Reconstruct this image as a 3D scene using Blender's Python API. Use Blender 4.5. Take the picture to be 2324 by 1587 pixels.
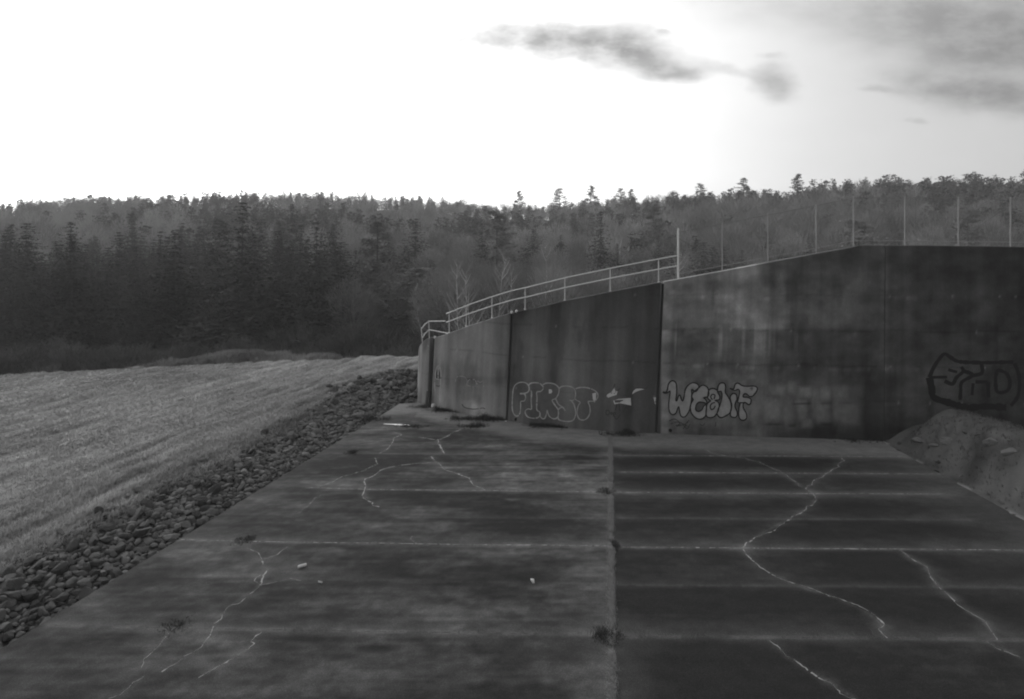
import bpy, math, random
import numpy as np
from mathutils import Vector, Matrix
from mathutils.bvhtree import BVHTree
R = math.radians
random.seed(7)
rng = np.random.default_rng(11)
for o in list(bpy.data.objects): bpy.data.objects.remove(o)
sc = bpy.context.scene
COL = sc.collection

# ---------------------------------------------------------------- camera
# sizes were measured on a 2324 x 1587 copy of the photo: focal length 1300, level camera, horizon row 600
PW, PH, F, CX, HY, CH = 2324.0, 1587.0, 1300.0, 1162.0, 600.0, 7.2
cd = bpy.data.cameras.new('camera')
cd.sensor_fit = 'HORIZONTAL'; cd.sensor_width = 36.0
cd.lens = 36.0 * F / PW
cd.shift_y = -(PH / 2 - HY) / PW
cd.clip_start = 0.1; cd.clip_end = 6000
cam = bpy.data.objects.new('camera', cd); COL.objects.link(cam)
cam.location = (0, 0, CH); cam.rotation_euler = (R(90), 0, 0)
sc.camera = cam

# ---------------------------------------------------------------- sky, sun, exposure
SUN_EL, SUN_AZ = 7.0, -42.0          # degrees; azimuth from +Y, negative = left
sc.view_settings.view_transform = 'Standard'
sc.view_settings.look = 'None'
sc.view_settings.gamma = 1.0
sc.view_settings.exposure = 0.55
w = bpy.data.worlds.new('World'); sc.world = w; w.use_nodes = True
nt = w.node_tree; N = nt.nodes; Lk = nt.links
for n in list(N): N.remove(n)
def val(n, x):
    if isinstance(x, (int, float)): n.default_value = x
    else: Lk.new(x, n)
def wm(op, a, b=0.0, c=None, clamp=False):
    n = N.new('ShaderNodeMath'); n.operation = op; n.use_clamp = clamp
    val(n.inputs[0], a); val(n.inputs[1], b)
    if c is not None: val(n.inputs[2], c)
    return n.outputs[0]
sky = N.new('ShaderNodeTexSky'); sky.sky_type = 'NISHITA'; sky.sun_disc = False
sky.sun_elevation = R(SUN_EL); sky.sun_rotation = R(SUN_AZ)
sky.altitude = 300; sky.air_density = 1.0; sky.dust_density = 2.5; sky.ozone_density = 1.0
bw = N.new('ShaderNodeRGBToBW'); Lk.new(sky.outputs[0], bw.inputs[0])
tc = N.new('ShaderNodeTexCoord'); sp = N.new('ShaderNodeSeparateXYZ'); Lk.new(tc.outputs['Generated'], sp.inputs[0])
dy = wm('MAXIMUM', sp.outputs[1], 0.15)
u = wm('DIVIDE', sp.outputs[0], dy); v = wm('DIVIDE', sp.outputs[2], dy)
cmb = N.new('ShaderNodeCombineXYZ'); Lk.new(u, cmb.inputs[0]); Lk.new(wm('MULTIPLY', v, 2.0), cmb.inputs[1])
def noise(scale, det, rough, off):
    mp = N.new('ShaderNodeMapping'); mp.inputs['Location'].default_value = (off, off * .7, off * .3)
    Lk.new(cmb.outputs[0], mp.inputs[0])
    n = N.new('ShaderNodeTexNoise'); n.inputs['Scale'].default_value = scale
    n.inputs['Detail'].default_value = det; n.inputs['Roughness'].default_value = rough
    Lk.new(mp.outputs[0], n.inputs['Vector']); return n.outputs[0]
nA = noise(7, 5, .55, 3.1); nB = noise(7, 5, .55, 9.7); nC = noise(4, 6, .6, 5.0)
uw = wm('ADD', u, wm('MULTIPLY', wm('SUBTRACT', nA, .5), .11))
vw = wm('ADD', v, wm('MULTIPLY', wm('SUBTRACT', nB, .5), .06))
def blob(px, py, rx, ry, tilt, strength, soft=1.0):
    cu, cv = (px - CX) / F, (HY - py) / F; rx /= F; ry /= F
    c, s = math.cos(R(tilt)), math.sin(R(tilt))
    du = wm('SUBTRACT', uw, cu); dv = wm('SUBTRACT', vw, cv)
    a = wm('DIVIDE', wm('ADD', wm('MULTIPLY', du, c), wm('MULTIPLY', dv, s)), rx)
    b = wm('DIVIDE', wm('SUBTRACT', wm('MULTIPLY', dv, c), wm('MULTIPLY', du, s)), ry)
    d = wm('SQRT', wm('ADD', wm('MULTIPLY', a, a), wm('MULTIPLY', b, b)))
    m = N.new('ShaderNodeMapRange'); m.interpolation_type = 'SMOOTHSTEP'
    Lk.new(d, m.inputs[0]); m.inputs[1].default_value = 1.0 + .35 * soft; m.inputs[2].default_value = 1.0 - .75 * soft if soft < 1.2 else 0.0
    m.inputs[3].default_value = 0; m.inputs[4].default_value = strength
    return m.outputs[0]
blobs = [blob(1190, 92, 260, 40, -2, .75), blob(1385, 118, 200, 56, -9, .7), blob(1465, 100, 85, 52, -12, .6),
         blob(1525, 162, 90, 28, 0, .7), blob(1650, 155, 80, 14, -18, .3), blob(1760, 188, 65, 50, -30, .62),
         blob(2230, 70, 330, 120, -8, .85, 1.3), blob(2230, 210, 240, 45, -8, .9, 1.1), blob(2320, 100, 200, 100, 0, .6, 1.3),
         blob(1990, 205, 46, 9, 0, .35), blob(2085, 265, 24, 9, 0, .3), blob(1880, 30, 420, 60, -8, .28, 1.3),
         blob(1520, 65, 20, 10, 0, .4), blob(1740, 120, 30, 10, 0, .25)]
inv = 1.0
for b in blobs: inv = wm('MULTIPLY', inv, wm('SUBTRACT', 1.0, b))
cov = wm('SUBTRACT', 1.0, inv)
front = wm('GREATER_THAN', sp.outputs[1], 0.1)
nD = noise(13, 8, .62, 7.7)
brk = N.new('ShaderNodeMapRange'); Lk.new(nD, brk.inputs[0]); brk.inputs[1].default_value = .36; brk.inputs[2].default_value = .6; brk.inputs[3].default_value = .72; brk.inputs[4].default_value = 1.08
cov = wm('MULTIPLY', wm('MULTIPLY', cov, brk.outputs[0]), front, clamp=True)
# broad bright veil of lit cloud round the hidden sun, thinning to the right
sd = (math.sin(R(SUN_AZ)) * math.cos(R(SUN_EL)), math.cos(R(SUN_AZ)) * math.cos(R(SUN_EL)), math.sin(R(SUN_EL)))
dp = N.new('ShaderNodeVectorMath'); dp.operation = 'DOT_PRODUCT'
Lk.new(tc.outputs['Generated'], dp.inputs[0]); dp.inputs[1].default_value = sd
veil = wm('POWER', wm('MAXIMUM', dp.outputs['Value'], 0.0), 2.2)
up = wm('MULTIPLY', wm('MAXIMUM', sp.outputs[2], 0.0), 1.0)
base = wm('ADD', wm('MULTIPLY', bw.outputs[0], SKY_K := 0.42), wm('ADD', 3.3, wm('MULTIPLY', veil, 15.0)))
cloudcol = wm('ADD', 1.5, wm('MULTIPLY', base, .10))
mixr = wm('ADD', wm('MULTIPLY', base, wm('SUBTRACT', 1.0, cov)), wm('MULTIPLY', cloudcol, cov))
mixr = wm('MULTIPLY', mixr, wm('ADD', .93, wm('MULTIPLY', nC, .14)))
bg = N.new('ShaderNodeBackground'); bg.inputs['Strength'].default_value = 0.1
Lk.new(mixr, bg.inputs['Color'])
wo = N.new('ShaderNodeOutputWorld'); Lk.new(bg.outputs[0], wo.inputs[0])

sl = bpy.data.lights.new('sun', 'SUN'); sl.energy = 0.7; sl.angle = R(20); sl.color = (1, 1, 1)
so = bpy.data.objects.new('sun', sl); COL.objects.link(so)
so.rotation_euler = Vector((-sd[0], -sd[1], -math.sin(R(14)))).to_track_quat('-Z', 'Y').to_euler()
try:
    sc.cycles.use_denoising = True
    sc.cycles.volume_bounces = 0
    sc.cycles.filter_width = 2.0
except Exception: pass

# ---------------------------------------------------------------- helpers
def P(x, y, Y):  return np.array(((x - CX) / F * Y, Y, CH + (HY - y) / F * Y))
def G(x, y, z=0.0):
    Y = F * (CH - z) / (y - HY); return np.array(((x - CX) / F * Y, Y, z))
def topx(X, Y, Z): return CX + F * X / Y, HY - F * (Z - CH) / Y
S3 = 2324 / 3000.0
def zoom(ox, oy, k): return lambda x, y: ((ox + x / k) * S3, (oy + y / k) * S3)
r3 = zoom(900, 1150, 2.582); r2 = zoom(0, 1450, 2.582); r5 = zoom(2000, 1200, 1.871)
g7 = zoom(1450, 1050, 3.873); g8 = zoom(1850, 1050, 3.32); g6 = zoom(2400, 950, 2.885); q3 = zoom(1100, 800, 3.173)

def _h(ix, iy, seed):
    n = (ix.astype(np.int64) * 374761393 + iy.astype(np.int64) * 668265263 + seed * 1442695041) & 0xffffffff
    n = ((n ^ (n >> 13)) * 1274126177) & 0xffffffff
    return ((n ^ (n >> 16)) & 0xffffff) / float(0xffffff)
def vn(x, y, seed=0):
    x = np.asarray(x, float); y = np.asarray(y, float)
    ix = np.floor(x); iy = np.floor(y); fx = x - ix; fy = y - iy
    fx = fx * fx * (3 - 2 * fx); fy = fy * fy * (3 - 2 * fy)
    a = _h(ix, iy, seed); b = _h(ix + 1, iy, seed); c = _h(ix, iy + 1, seed); d = _h(ix + 1, iy + 1, seed)
    return (a * (1 - fx) + b * fx) * (1 - fy) + (c * (1 - fx) + d * fx) * fy
def fbm(x, y, seed=0, o=4):
    s = 0; a = .5; t = 0
    for i in range(o):
        s = s + a * vn(x * 2 ** i, y * 2 ** i, seed + i * 17); t += a; a *= .5
    return s / t
def sst(x, a, b):
    t = np.clip((x - a) / (b - a), 0, 1); return t * t * (3 - 2 * t)

def npmesh(name, V, Fc, mats, smooth=False, mi=None, attr=None, uv=None):
    """V (n,3); Fc list of index arrays (m,3)/(m,4)"""
    me = bpy.data.meshes.new(name)
    V = np.asarray(V, np.float32)
    if not isinstance(Fc, list): Fc = [Fc]
    Fc = [np.asarray(f, np.int32) for f in Fc if len(f)]
    me.vertices.add(len(V)); me.vertices.foreach_set('co', V.ravel())
    tot = np.concatenate([np.full(len(f), f.shape[1], np.int32) for f in Fc])
    idx = np.concatenate([f.ravel() for f in Fc])
    me.loops.add(len(idx)); me.loops.foreach_set('vertex_index', idx)
    me.polygons.add(len(tot))
    st = np.concatenate(([0], np.cumsum(tot)[:-1])).astype(np.int32)
    me.polygons.foreach_set('loop_start', st); me.polygons.foreach_set('loop_total', tot)
    if mi is not None: me.polygons.foreach_set('material_index', np.asarray(mi, np.int32))
    me.polygons.foreach_set('use_smooth', np.full(len(tot), smooth))
    if attr is not None:
        a = me.attributes.new('tone', 'FLOAT', 'POINT'); a.data.foreach_set('value', np.asarray(attr, np.float32))
    me.update(calc_edges=True); me.validate()
    for m in (mats if isinstance(mats, list) else [mats]): me.materials.append(m)
    return me
def link(name, me, parent=None):
    o = bpy.data.objects.new(name, me); COL.objects.link(o)
    if parent: o.parent = parent
    return o
def empty(name, loc=(0, 0, 0)):
    o = bpy.data.objects.new(name, None); o.location = loc; o.empty_display_size = .2; COL.objects.link(o); return o
def tag(o, label=None, cat=None, group=None, kind=None):
    if label: o['label'] = label
    if cat: o['category'] = cat
    if group: o['group'] = group
    if kind: o['kind'] = kind
    return o

class MB:
    def __init__(s): s.v = []; s.t = []; s.q = []; s.n = 0
    def add(s, V, tris=(), quads=()):
        b = s.n; s.v.append(np.asarray(V, float)); s.n += len(V)
        if len(tris): s.t.append(np.asarray(tris) + b)
        if len(quads): s.q.append(np.asarray(quads) + b)
    def tube(s, pts, r, k=6, cap=True):
        pts = [np.asarray(p, float) for p in pts]; n = len(pts)
        rr = r if hasattr(r, '__len__') else [r] * n
        V = []
        for i, p in enumerate(pts):
            d = pts[min(i + 1, n - 1)] - pts[max(i - 1, 0)]; d = d / (np.linalg.norm(d) + 1e-9)
            a = np.cross(d, (0, 0, 1.0)) if abs(d[2]) < .9 else np.cross(d, (1.0, 0, 0))
            a /= np.linalg.norm(a); b = np.cross(d, a)
            for j in range(k):
                t = 2 * math.pi * j / k; V.append(p + rr[i] * (math.cos(t) * a + math.sin(t) * b))
        q = [(i * k + j, i * k + (j + 1) % k, (i + 1) * k + (j + 1) % k, (i + 1) * k + j) for i in range(n - 1) for j in range(k)]
        t = []
        if cap:
            V += [pts[0], pts[-1]]; c0 = n * k; c1 = c0 + 1
            t = [(c0, (j + 1) % k, j) for j in range(k)] + [(c1, (n - 1) * k + j, (n - 1) * k + (j + 1) % k) for j in range(k)]
        s.add(V, t, q)
    def box(s, c, d):
        c = np.asarray(c, float); d = np.asarray(d, float) / 2
        V = [c + d * np.array(k) for k in ((-1,-1,-1),(1,-1,-1),(1,1,-1),(-1,1,-1),(-1,-1,1),(1,-1,1),(1,1,1),(-1,1,1))]
        s.add(V, (), [(0,3,2,1),(4,5,6,7),(0,1,5,4),(1,2,6,5),(2,3,7,6),(3,0,4,7)])
    def mesh(s, name, m, smooth=False):
        Fc = []
        if s.t: Fc.append(np.concatenate(s.t))
        if s.q: Fc.append(np.concatenate(s.q))
        return npmesh(name, np.concatenate(s.v), Fc, m, smooth)

# ---------------------------------------------------------------- materials (all grey: the photograph is monochrome)
def mat(name, base, rough=.85, var=.25, scale=4.0, attr=None, bump=0.0, bscale=20.0, stretch=(1, 1, 1), objvar=0.0, spec=.3, speck=0.0, metallic=0.0):
    m = bpy.data.materials.new(name); m.use_nodes = True
    n = m.node_tree.nodes; l = m.node_tree.links; bs = n['Principled BSDF']
    bs.inputs['Roughness'].default_value = rough; bs.inputs['Metallic'].default_value = metallic
    bs.inputs['Specular IOR Level'].default_value = spec
    tc = n.new('ShaderNodeTexCoord'); mp = n.new('ShaderNodeMapping'); mp.inputs['Scale'].default_value = stretch
    l.new(tc.outputs['Object'], mp.inputs[0])
    def M(op, a, b, cl=False):
        k = n.new('ShaderNodeMath'); k.operation = op; k.use_clamp = cl
        for i, x in ((0, a), (1, b)):
            if isinstance(x, (int, float)): k.inputs[i].default_value = x
            else: l.new(x, k.inputs[i])
        return k.outputs[0]
    def NZ(sc_, det=6, ro=.6):
        k = n.new('ShaderNodeTexNoise'); k.inputs['Scale'].default_value = sc_; k.inputs['Detail'].default_value = det
        k.inputs['Roughness'].default_value = ro; l.new(mp.outputs[0], k.inputs['Vector']); return k.outputs[0]
    n1 = NZ(scale)
    c = M('ADD', 1 - var, M('MULTIPLY', n1, 2 * var))
    n2 = NZ(scale * 9, 3)
    c = M('MULTIPLY', c, M('ADD', 1 - var * .5, M('MULTIPLY', n2, var)))
    if attr:
        a = n.new('ShaderNodeAttribute'); a.attribute_name = attr; c = M('MULTIPLY', c, a.outputs['Fac'])
    if objvar:
        oi = n.new('ShaderNodeObjectInfo'); c = M('MULTIPLY', c, M('ADD', 1 - objvar, M('MULTIPLY', oi.outputs['Random'], 2 * objvar)))
    if speck:
        k = n.new('ShaderNodeTexVoronoi'); k.inputs['Scale'].default_value = bscale * 1.7; l.new(mp.outputs[0], k.inputs['Vector'])
        c = M('MULTIPLY', c, M('ADD', 1 - speck, M('MULTIPLY', k.outputs['Distance'], speck * 2)))
    c = M('MULTIPLY', c, base)
    l.new(c, bs.inputs['Base Color'])
    if bump:
        bn = n.new('ShaderNodeBump'); bn.inputs['Strength'].default_value = bump; bn.inputs['Distance'].default_value = .02
        l.new(NZ(bscale, 5, .65), bn.inputs['Height']); l.new(bn.outputs[0], bs.inputs['Normal'])
    return m
M_apron = mat('apron_concrete', 1.0, .85, .42, 3.0, 'tone', .8, 45, stretch=(.7, 1.2, 1), speck=.45)
M_wall = mat('wall_concrete', 1.0, .9, .24, 1.6, 'tone', .5, 26, stretch=(1, 1, .4), speck=.15)
M_joint = mat('joint_filler', .045, .95, .3, 6)
for m_ in (M_apron, M_wall): m_.node_tree.nodes['Principled BSDF'].inputs['Specular IOR Level'].default_value = .06
M_crack = mat('crack_lime', .3, .9, .35, 9)
M_ground = mat('field_soil', 1.0, .95, .3, .9, 'tone', .6, 14)
M_grass = mat('dry_grass', 1.0, .9, .25, .8, 'tone', spec=.15)
M_rock = mat('riprap_stone', .064, .85, .4, 2.2, None, .7, 9, objvar=.45)
M_rockb = mat('riprap_stone_merged', 1.0, .85, .35, 2.2, 'tone', .7, 9)
M_paler = mat('pale_rubble', .12, .9, .35, 2.5, None, .6, 9)
M_steel = mat('galvanised_steel', .5, .5, .15, 8, None, spec=.5)
M_steeld = mat('weathered_steel', .12, .6, .2, 8, None)
M_post = mat('fence_post_steel', .27, .7, .2, 6, None)
M_wire = mat('chain_link_wire', .17, .6, .1, 8, None)
M_needle = mat('conifer_needles', .046, .85, .45, .35, None, objvar=.45, spec=.1)
M_needle2 = mat('pine_needles', .19, .85, .4, .4, None, objvar=.35, spec=.1)
M_bark = mat('dark_bark', .07, .95, .3, 5, None, objvar=.2)
M_twig = mat('bare_twigs', .19, .95, .3, .6, None, objvar=.4, spec=.1)
M_birch = mat('birch_bark', .45, .8, .3, 3, None)
M_brush = mat('brush_twigs', .085, .95, .4, .8, None, objvar=.35, spec=.1)
M_far = mat('far_wood', 1.0, .95, .3, .12, 'tone', spec=.1)
M_weed = mat('dark_weeds', .045, .95, .4, 8, None, spec=.1)
M_paint_l = mat('pale_spray_paint', .27, .8, .6, 4.5, None)
M_paint_w = mat('white_spray_paint', .42, .8, .25, 7, None)
M_paint_f = mat('silver_spray_fill', .24, .7, .5, 3.2, None)
M_paint_d = mat('black_spray_paint', .008, .8, .2, 3, None)
M_paint_m = mat('faded_dark_paint', .035, .85, .4, 4, None)
M_litter = mat('white_litter', .45, .6, .2, 20, None)
M_hole = mat('drain_hole_dark', .008, .95, .2, 10)
M_water = mat('standing_water', .3, .15, .1, 3, spec=.8)

# ---------------------------------------------------------------- apron edges and wall line
def ledge(Y): return -5.75 - .2 * (29.8 - Y)             # left edge of the apron
def redge(Y): return 14.75 + .09 * (Y - 20)
base_px = [(946,903),(949,911),(954,916),(962,919),(970,920),(978,922),(1008,931),(1043,937),(1096,947),(1149,955),(1203,964.5),(1299,972.5),(1393,980.4),
           (1489,984),(1704,991.7),(1806.5,994),(1975,999),(2100,1001),(2324,1004),(2700,1008)]
top_px = [(950,797),(952,785),(958,778),(965,772),(972,769),(986.5,768),(1023,756),(1064.6,740.6),(1123,722),(1162,711),(1199,704),(1289,682.7),(1391,662.6),
          (1505,641.4),(1645,616),(1749.6,596.4),(1861,575.7),(1937,562.5),(1947,558.6),(2100,559),(2307,562),(2700,566)]
bpts = np.array([G(x, y) for x, y in base_px])
bx = np.array([p[0] for p in base_px], float); tx = np.array([p[0] for p in top_px], float); ty = np.array([p[1] for p in top_px], float)
# matching parameter: base px x -> top px x
cor_b = np.array([946,978,1149,1489,2010,2700.]); cor_t = np.array([950,986.5,1162,1505,2013,2700.])
def wall_uv(xb):
    """base and top points (arrays) for base px coordinate xb"""
    xb = np.asarray(xb, float)
    yb = np.interp(xb, bx, [p[1] for p in base_px])
    Yb = F * CH / (yb - HY); B = np.stack([(xb - CX) / F * Yb, Yb, np.zeros_like(Yb)], -1)
    xt = np.interp(xb, cor_b, cor_t); yt = np.interp(xt, tx, ty)
    Yt = Yb + .22
    T = np.stack([(xt - CX) / F * Yt, Yt, CH + (HY - yt) / F * Yt], -1)
    return B, T
def wall_Y(X):
    xs = np.linspace(946, 2700, 400); B, T = wall_uv(xs); return np.interp(X, B[:, 0], B[:, 1]), np.interp(X, T[:, 0], T[:, 2])

# ---------------------------------------------------------------- ground
rid_px = np.array([-900,0,110,300,480,800,1000,1150,1250,1500,1700,1790,1860,2000,2324,3300.])
rid_y = np.array([480,462,444,440,434,434,447,464,460,437,425,430,405,398,388,380.])
def ridgeY(u): return np.interp(u, [-1.6,-.9,-.3,0,.25,.5,.9,1.6], [330,360,400,400,340,270,200,180])
def hill(X, Y):
    Yc = np.maximum(Y, 1.0); u = X / Yc; Yr = ridgeY(u)
    px = CX + F * u
    ytop = np.interp(px, rid_px, rid_y)
    zr = CH + (HY - ytop) / F * Yr - 11.5
    y0 = 88.0
    t = np.clip((Yc - y0) / (Yr - y0), 0, 1); s = t ** 1.15
    z = -6.5 + (zr + 6.5) * s
    back = np.clip(Yc - Yr, 0, None); z = z - np.minimum(back * .12, 30)
    z = z + 2.5 * (fbm(X / 38., Y / 38., 5) - .5) * np.clip(t * 6, 0, 1) * np.clip(2 - back / 40, 0, 1)
    return z
def crestY(X): return np.interp(X, [-80,-33,-25,-17,-7,0,60], [30,36.9,40,42.6,42.6,43,43])
def rows(X, Y):
    s = X - .24 * Y
    n = fbm(X * .45, Y * .2, 3); a = fbm(X * .5 + 7, Y * .35, 4)
    return .5 + (.5 * np.sin(s * 5.2 + 7 * n)) * np.clip(a * 2.4 - .5, .1, 1)
def ground_z(X, Y):
    X = np.asarray(X, float); Y = np.asarray(Y, float)
    cy = crestY(X)
    field = .02 + .07 * rows(X, Y) + .16 * (fbm(X * .9 - Y * .1, Y * .35, 8) - .5) + .25 * (fbm(X * .12, Y * .12, 9) - .5)
    field = field + .35 * np.exp(-((X - ledge(np.minimum(Y, 32)) + 4.6) / 2.2) ** 2) * sst(Y, 12, 24)
    fall = np.clip(Y - cy, 0, None)
    low = np.maximum(field - .34 * fall - .012 * fall ** 2, -6.5 + 1.2 * (fbm(X * .05, Y * .08, 21) - .5))
    low = low + (3.4 + .8 * (fbm(X * .3, Y * .3, 35) - .5)) * np.exp(-np.abs((X + 24) / 18) ** 3 - ((Y - 59) / 5.5) ** 2)
    z = np.where(Y < 88, low, hill(X, Y))
    z = np.where((Y >= 80) & (Y < 88), low + (hill(X, np.full_like(Y, 88.)) - low) * sst(Y, 80, 88), z)
    # behind the wall: backfill
    wy, wt = wall_Y(X)
    full = sst(X, -4.2, 1.0)
    dist = Y - wy
    fill = (wt - .45) * (.25 + .75 * full) - .5 * np.clip(dist - 3.5, 0, None)
    z = np.where((dist > .45) & (X > -4.3), np.maximum(z, fill), z)
    # under the apron
    on = (X > ledge(Y) + .05) & (X < redge(Y) - .05) & (dist < .45) & (Y < 30.5)
    z = np.where(on, -.35, z)
    near = (X < ledge(Y) + .3) & (X > ledge(Y) - 3.2) & (Y < 34)
    z = np.where(near & ~on, np.minimum(z, -.22 + .14 * (ledge(Y) - X)), z)
    # rock bank rising by the end of the wall
    bank = .55 * np.exp(-((X + 6.6) / 1.6) ** 2) * sst(Y, 30.5, 34.5) * (1 - sst(Y, 39, 44))
    z = np.where((Y > 30) & (X < -4.2), z + bank, z)
    # heap on the right of the apron
    dX = X - redge(Y)
    heap = (1.45 * sst(dX, .0, 1.5) + .25 * np.exp(-((dX - 1.9) / .5) ** 2) - .22 * np.clip(dX - 2.2, 0, 6) + .45 * (fbm(X * .7, Y * .7, 31) - .45) + .2 * (fbm(X * 2.4, Y * 2.4, 33, 5) - .5)) * sst(dX, 0, .7) * (1 - .6 * sst(Y, 21.8, 23.2))
    z = np.where((X > redge(Y) - .05) & (dist < .3), np.maximum(heap, -.05), z)
    return z
def axis(segs):
    a = [segs[0][0]]
    for s, e, st in segs:
        n = max(1, int(round((e - s) / st))); a += list(np.linspace(s, e, n + 1)[1:])
    return np.array(a)
ax = axis([(-1500,-500,100),(-500,-150,12),(-150,-60,3),(-60,-34,.6),(-34,20,.2),(20,40,.5),(40,150,4),(150,500,12),(500,1500,100)])
ay = axis([(-200,0,20),(0,8,1),(8,45,.22),(45,90,.8),(90,200,4),(200,460,8),(460,900,40),(900,2500,200)])
GX, GY = np.meshgrid(ax, ay)
GZ = ground_z(GX, GY)
nx, ny = len(ax), len(ay)
ii = np.arange(nx * ny).reshape(ny, nx)
Q = np.stack([ii[:-1, :-1], ii[:-1, 1:], ii[1:, 1:], ii[1:, :-1]], -1).reshape(-1, 4)
def grass_tone(X, Y):
    t = .235 * (.26 + .75 * rows(X, Y) * (.4 + 1.0 * fbm(X * .3, Y * .15, 17)) + .5 * fbm(X * .8 - .2 * Y, Y * .28, 14) + .7 * (fbm(X * 2.2 - .5 * Y, Y * .9, 16) - .5))
    return np.clip(t, .07, .34)
gt = grass_tone(GX, GY)
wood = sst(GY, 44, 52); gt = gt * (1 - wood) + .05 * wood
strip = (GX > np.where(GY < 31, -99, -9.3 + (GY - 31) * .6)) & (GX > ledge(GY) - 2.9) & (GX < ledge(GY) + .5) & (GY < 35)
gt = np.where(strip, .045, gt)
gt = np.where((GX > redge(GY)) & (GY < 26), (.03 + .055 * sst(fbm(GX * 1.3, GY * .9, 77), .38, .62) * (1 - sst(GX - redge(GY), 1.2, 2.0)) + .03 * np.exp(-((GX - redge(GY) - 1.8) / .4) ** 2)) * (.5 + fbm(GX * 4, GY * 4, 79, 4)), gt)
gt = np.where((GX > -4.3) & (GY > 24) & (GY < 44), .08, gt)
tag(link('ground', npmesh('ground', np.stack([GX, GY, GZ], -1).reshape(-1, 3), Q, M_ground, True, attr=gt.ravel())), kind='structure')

# ---------------------------------------------------------------- apron
cracks_px = [
 ([r3(*p) for p in ((655,300),(715,320),(655,345),(645,370),(630,400),(605,430),(550,460))], .022, 1),
 ([r3(*p) for p in ((510,495),(520,545),(490,565),(420,595),(350,615),(265,640),(150,690),(80,715))], .015, .7),
 ([r3(*p) for p in ((1160,280),(1090,310),(1010,355),(985,360),(1005,400),(1020,440),(1040,465))], .03, 1),
 ([r3(*p) for p in ((840,340),(900,350),(985,360))], .018, .7),
 ([r3(*p) for p in ((940,485),(955,515),(1000,545),(1060,585),(1120,605),(1180,630),(1220,650),(1270,700),(1350,740))], .028, 1),
 ([r3(*p) for p in ((940,530),(830,535),(700,550),(600,575),(560,590),(545,610),(500,635),(440,655),(430,690),(450,730),(435,750),(445,795),(490,830),(545,865))], .022, 1),
 ([r3(*p) for p in ((795,1090),(800,1115),(825,1145))], .02, 1),
 ([r3(*p) for p in ((100,780),(30,830),(0,855),(-60,910))], .012, .8),
 ([r2(*p) for p in ((1870,400),(1930,450),(1965,495),(2080,460),(2170,395))], .012, .8),
 ([r2(*p) for p in ((1965,495),(1985,510),(2000,540),(2015,570),(2010,610),(1970,680),(1940,705),(1860,755),(1780,815),(1730,840),(1700,880),(1650,930),(1610,1000),(1565,1080),(1520,1155),(1470,1200),(1390,1240),(1300,1290),(1220,1340))], .014, 1),
 ([r2(*p) for p in ((1960,685),(2050,655),(2180,640),(2280,650))], .008, .7),
 ([r2(*p) for p in ((1970,608),(1905,640),(1900,660),(1965,680))], .008, .7),
 ([r2(*p) for p in ((1980,1040),(1960,1065),(1915,1095),(1900,1125),(1850,1170),(1830,1190),(1780,1205),(1710,1275),(1600,1325),(1500,1385))], .013, 1),
 ([r2(*p) for p in ((1290,1020),(1230,1100),(1180,1150),(1120,1190),(1090,1250),(1070,1310))], .009, .8),
 ([r2(*p) for p in ((1100,1370),(1020,1440),(920,1510),(820,1540))], .009, .8),
 ([r5(*p) for p in ((120,215),(150,235),(220,255),(330,265),(420,290),(530,340),(620,400),(680,440))], .01, 1.1),
 ([r5(*p) for p in ((870,255),(875,280),(830,325),(760,370),(680,430),(735,480),(710,520),(650,560),(560,610),(460,665),(380,710),(328,760))], .016, 1.7),
 ([r5(*p) for p in ((328,760),(345,790),(375,820),(420,860),(500,905),(600,955),(700,990),(800,1020),(900,1060),(980,1095),(1050,1140),(1095,1180),(1085,1210),(1125,1255))], .015, 1.3),
 ([r5(*p) for p in ((1195,770),(1240,810),(1335,860),(1350,900),(1400,970),(1490,1040),(1570,1110),(1660,1165),(1725,1265))], .012, 1.9),
 ([r5(*p) for p in ((470,1265),(535,1315),(560,1350),(640,1395),(730,1455),(820,1500),(870,1540),(950,1587),(1040,1640))], .014, 1.2),
 ([r5(*p) for p in ((1660,1270),(1750,1310),(1870,1370))], .01, 1.8),
]
joints_px = [
 ([(820,970),(900,971),(1100,973)], .7, 'L'), ([(760,1029),(1000,1031),(1393,1033)], .7, 'L'), ([(1400,1034),(2060,1037)], 1.0, 'R'),
 ([(1410,1072),(2230,1077)], 1.3, 'R'), ([(700,1107),(832,1111),(1333,1117),(1393,1117)], 1.1, 'L'), ([(1400,1118),(2150,1122)], 1.5, 'R'),
 ([(900,1174),(1393,1177)], .4, 'L'), ([(1410,1176),(2200,1180)], .6, 'R'),
 ([(405,1226),(700,1232),(1060,1238),(1393,1240)], 1.0, 'L'), ([(1400,1243),(1900,1246),(2324,1250)], 1.1, 'R'),
 ([(390,1309),(1393,1326)], .3, 'L'), ([(1400,1328),(2324,1334)], .5, 'R'),
 ([(111,1419),(375,1426),(900,1434),(1393,1441)], 1.0, 'L'), ([(1400,1445),(2000,1449),(2324,1453)], 1.0, 'R')]
def resample(pts, step):
    pts = np.asarray(pts, float); out = [pts[0]]
    for a, b in zip(pts[:-1], pts[1:]):
        n = max(1, int(np.linalg.norm(b - a) / step)); out += [a + (b - a) * (i + 1) / n for i in range(n)]
    return np.array(out)
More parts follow.
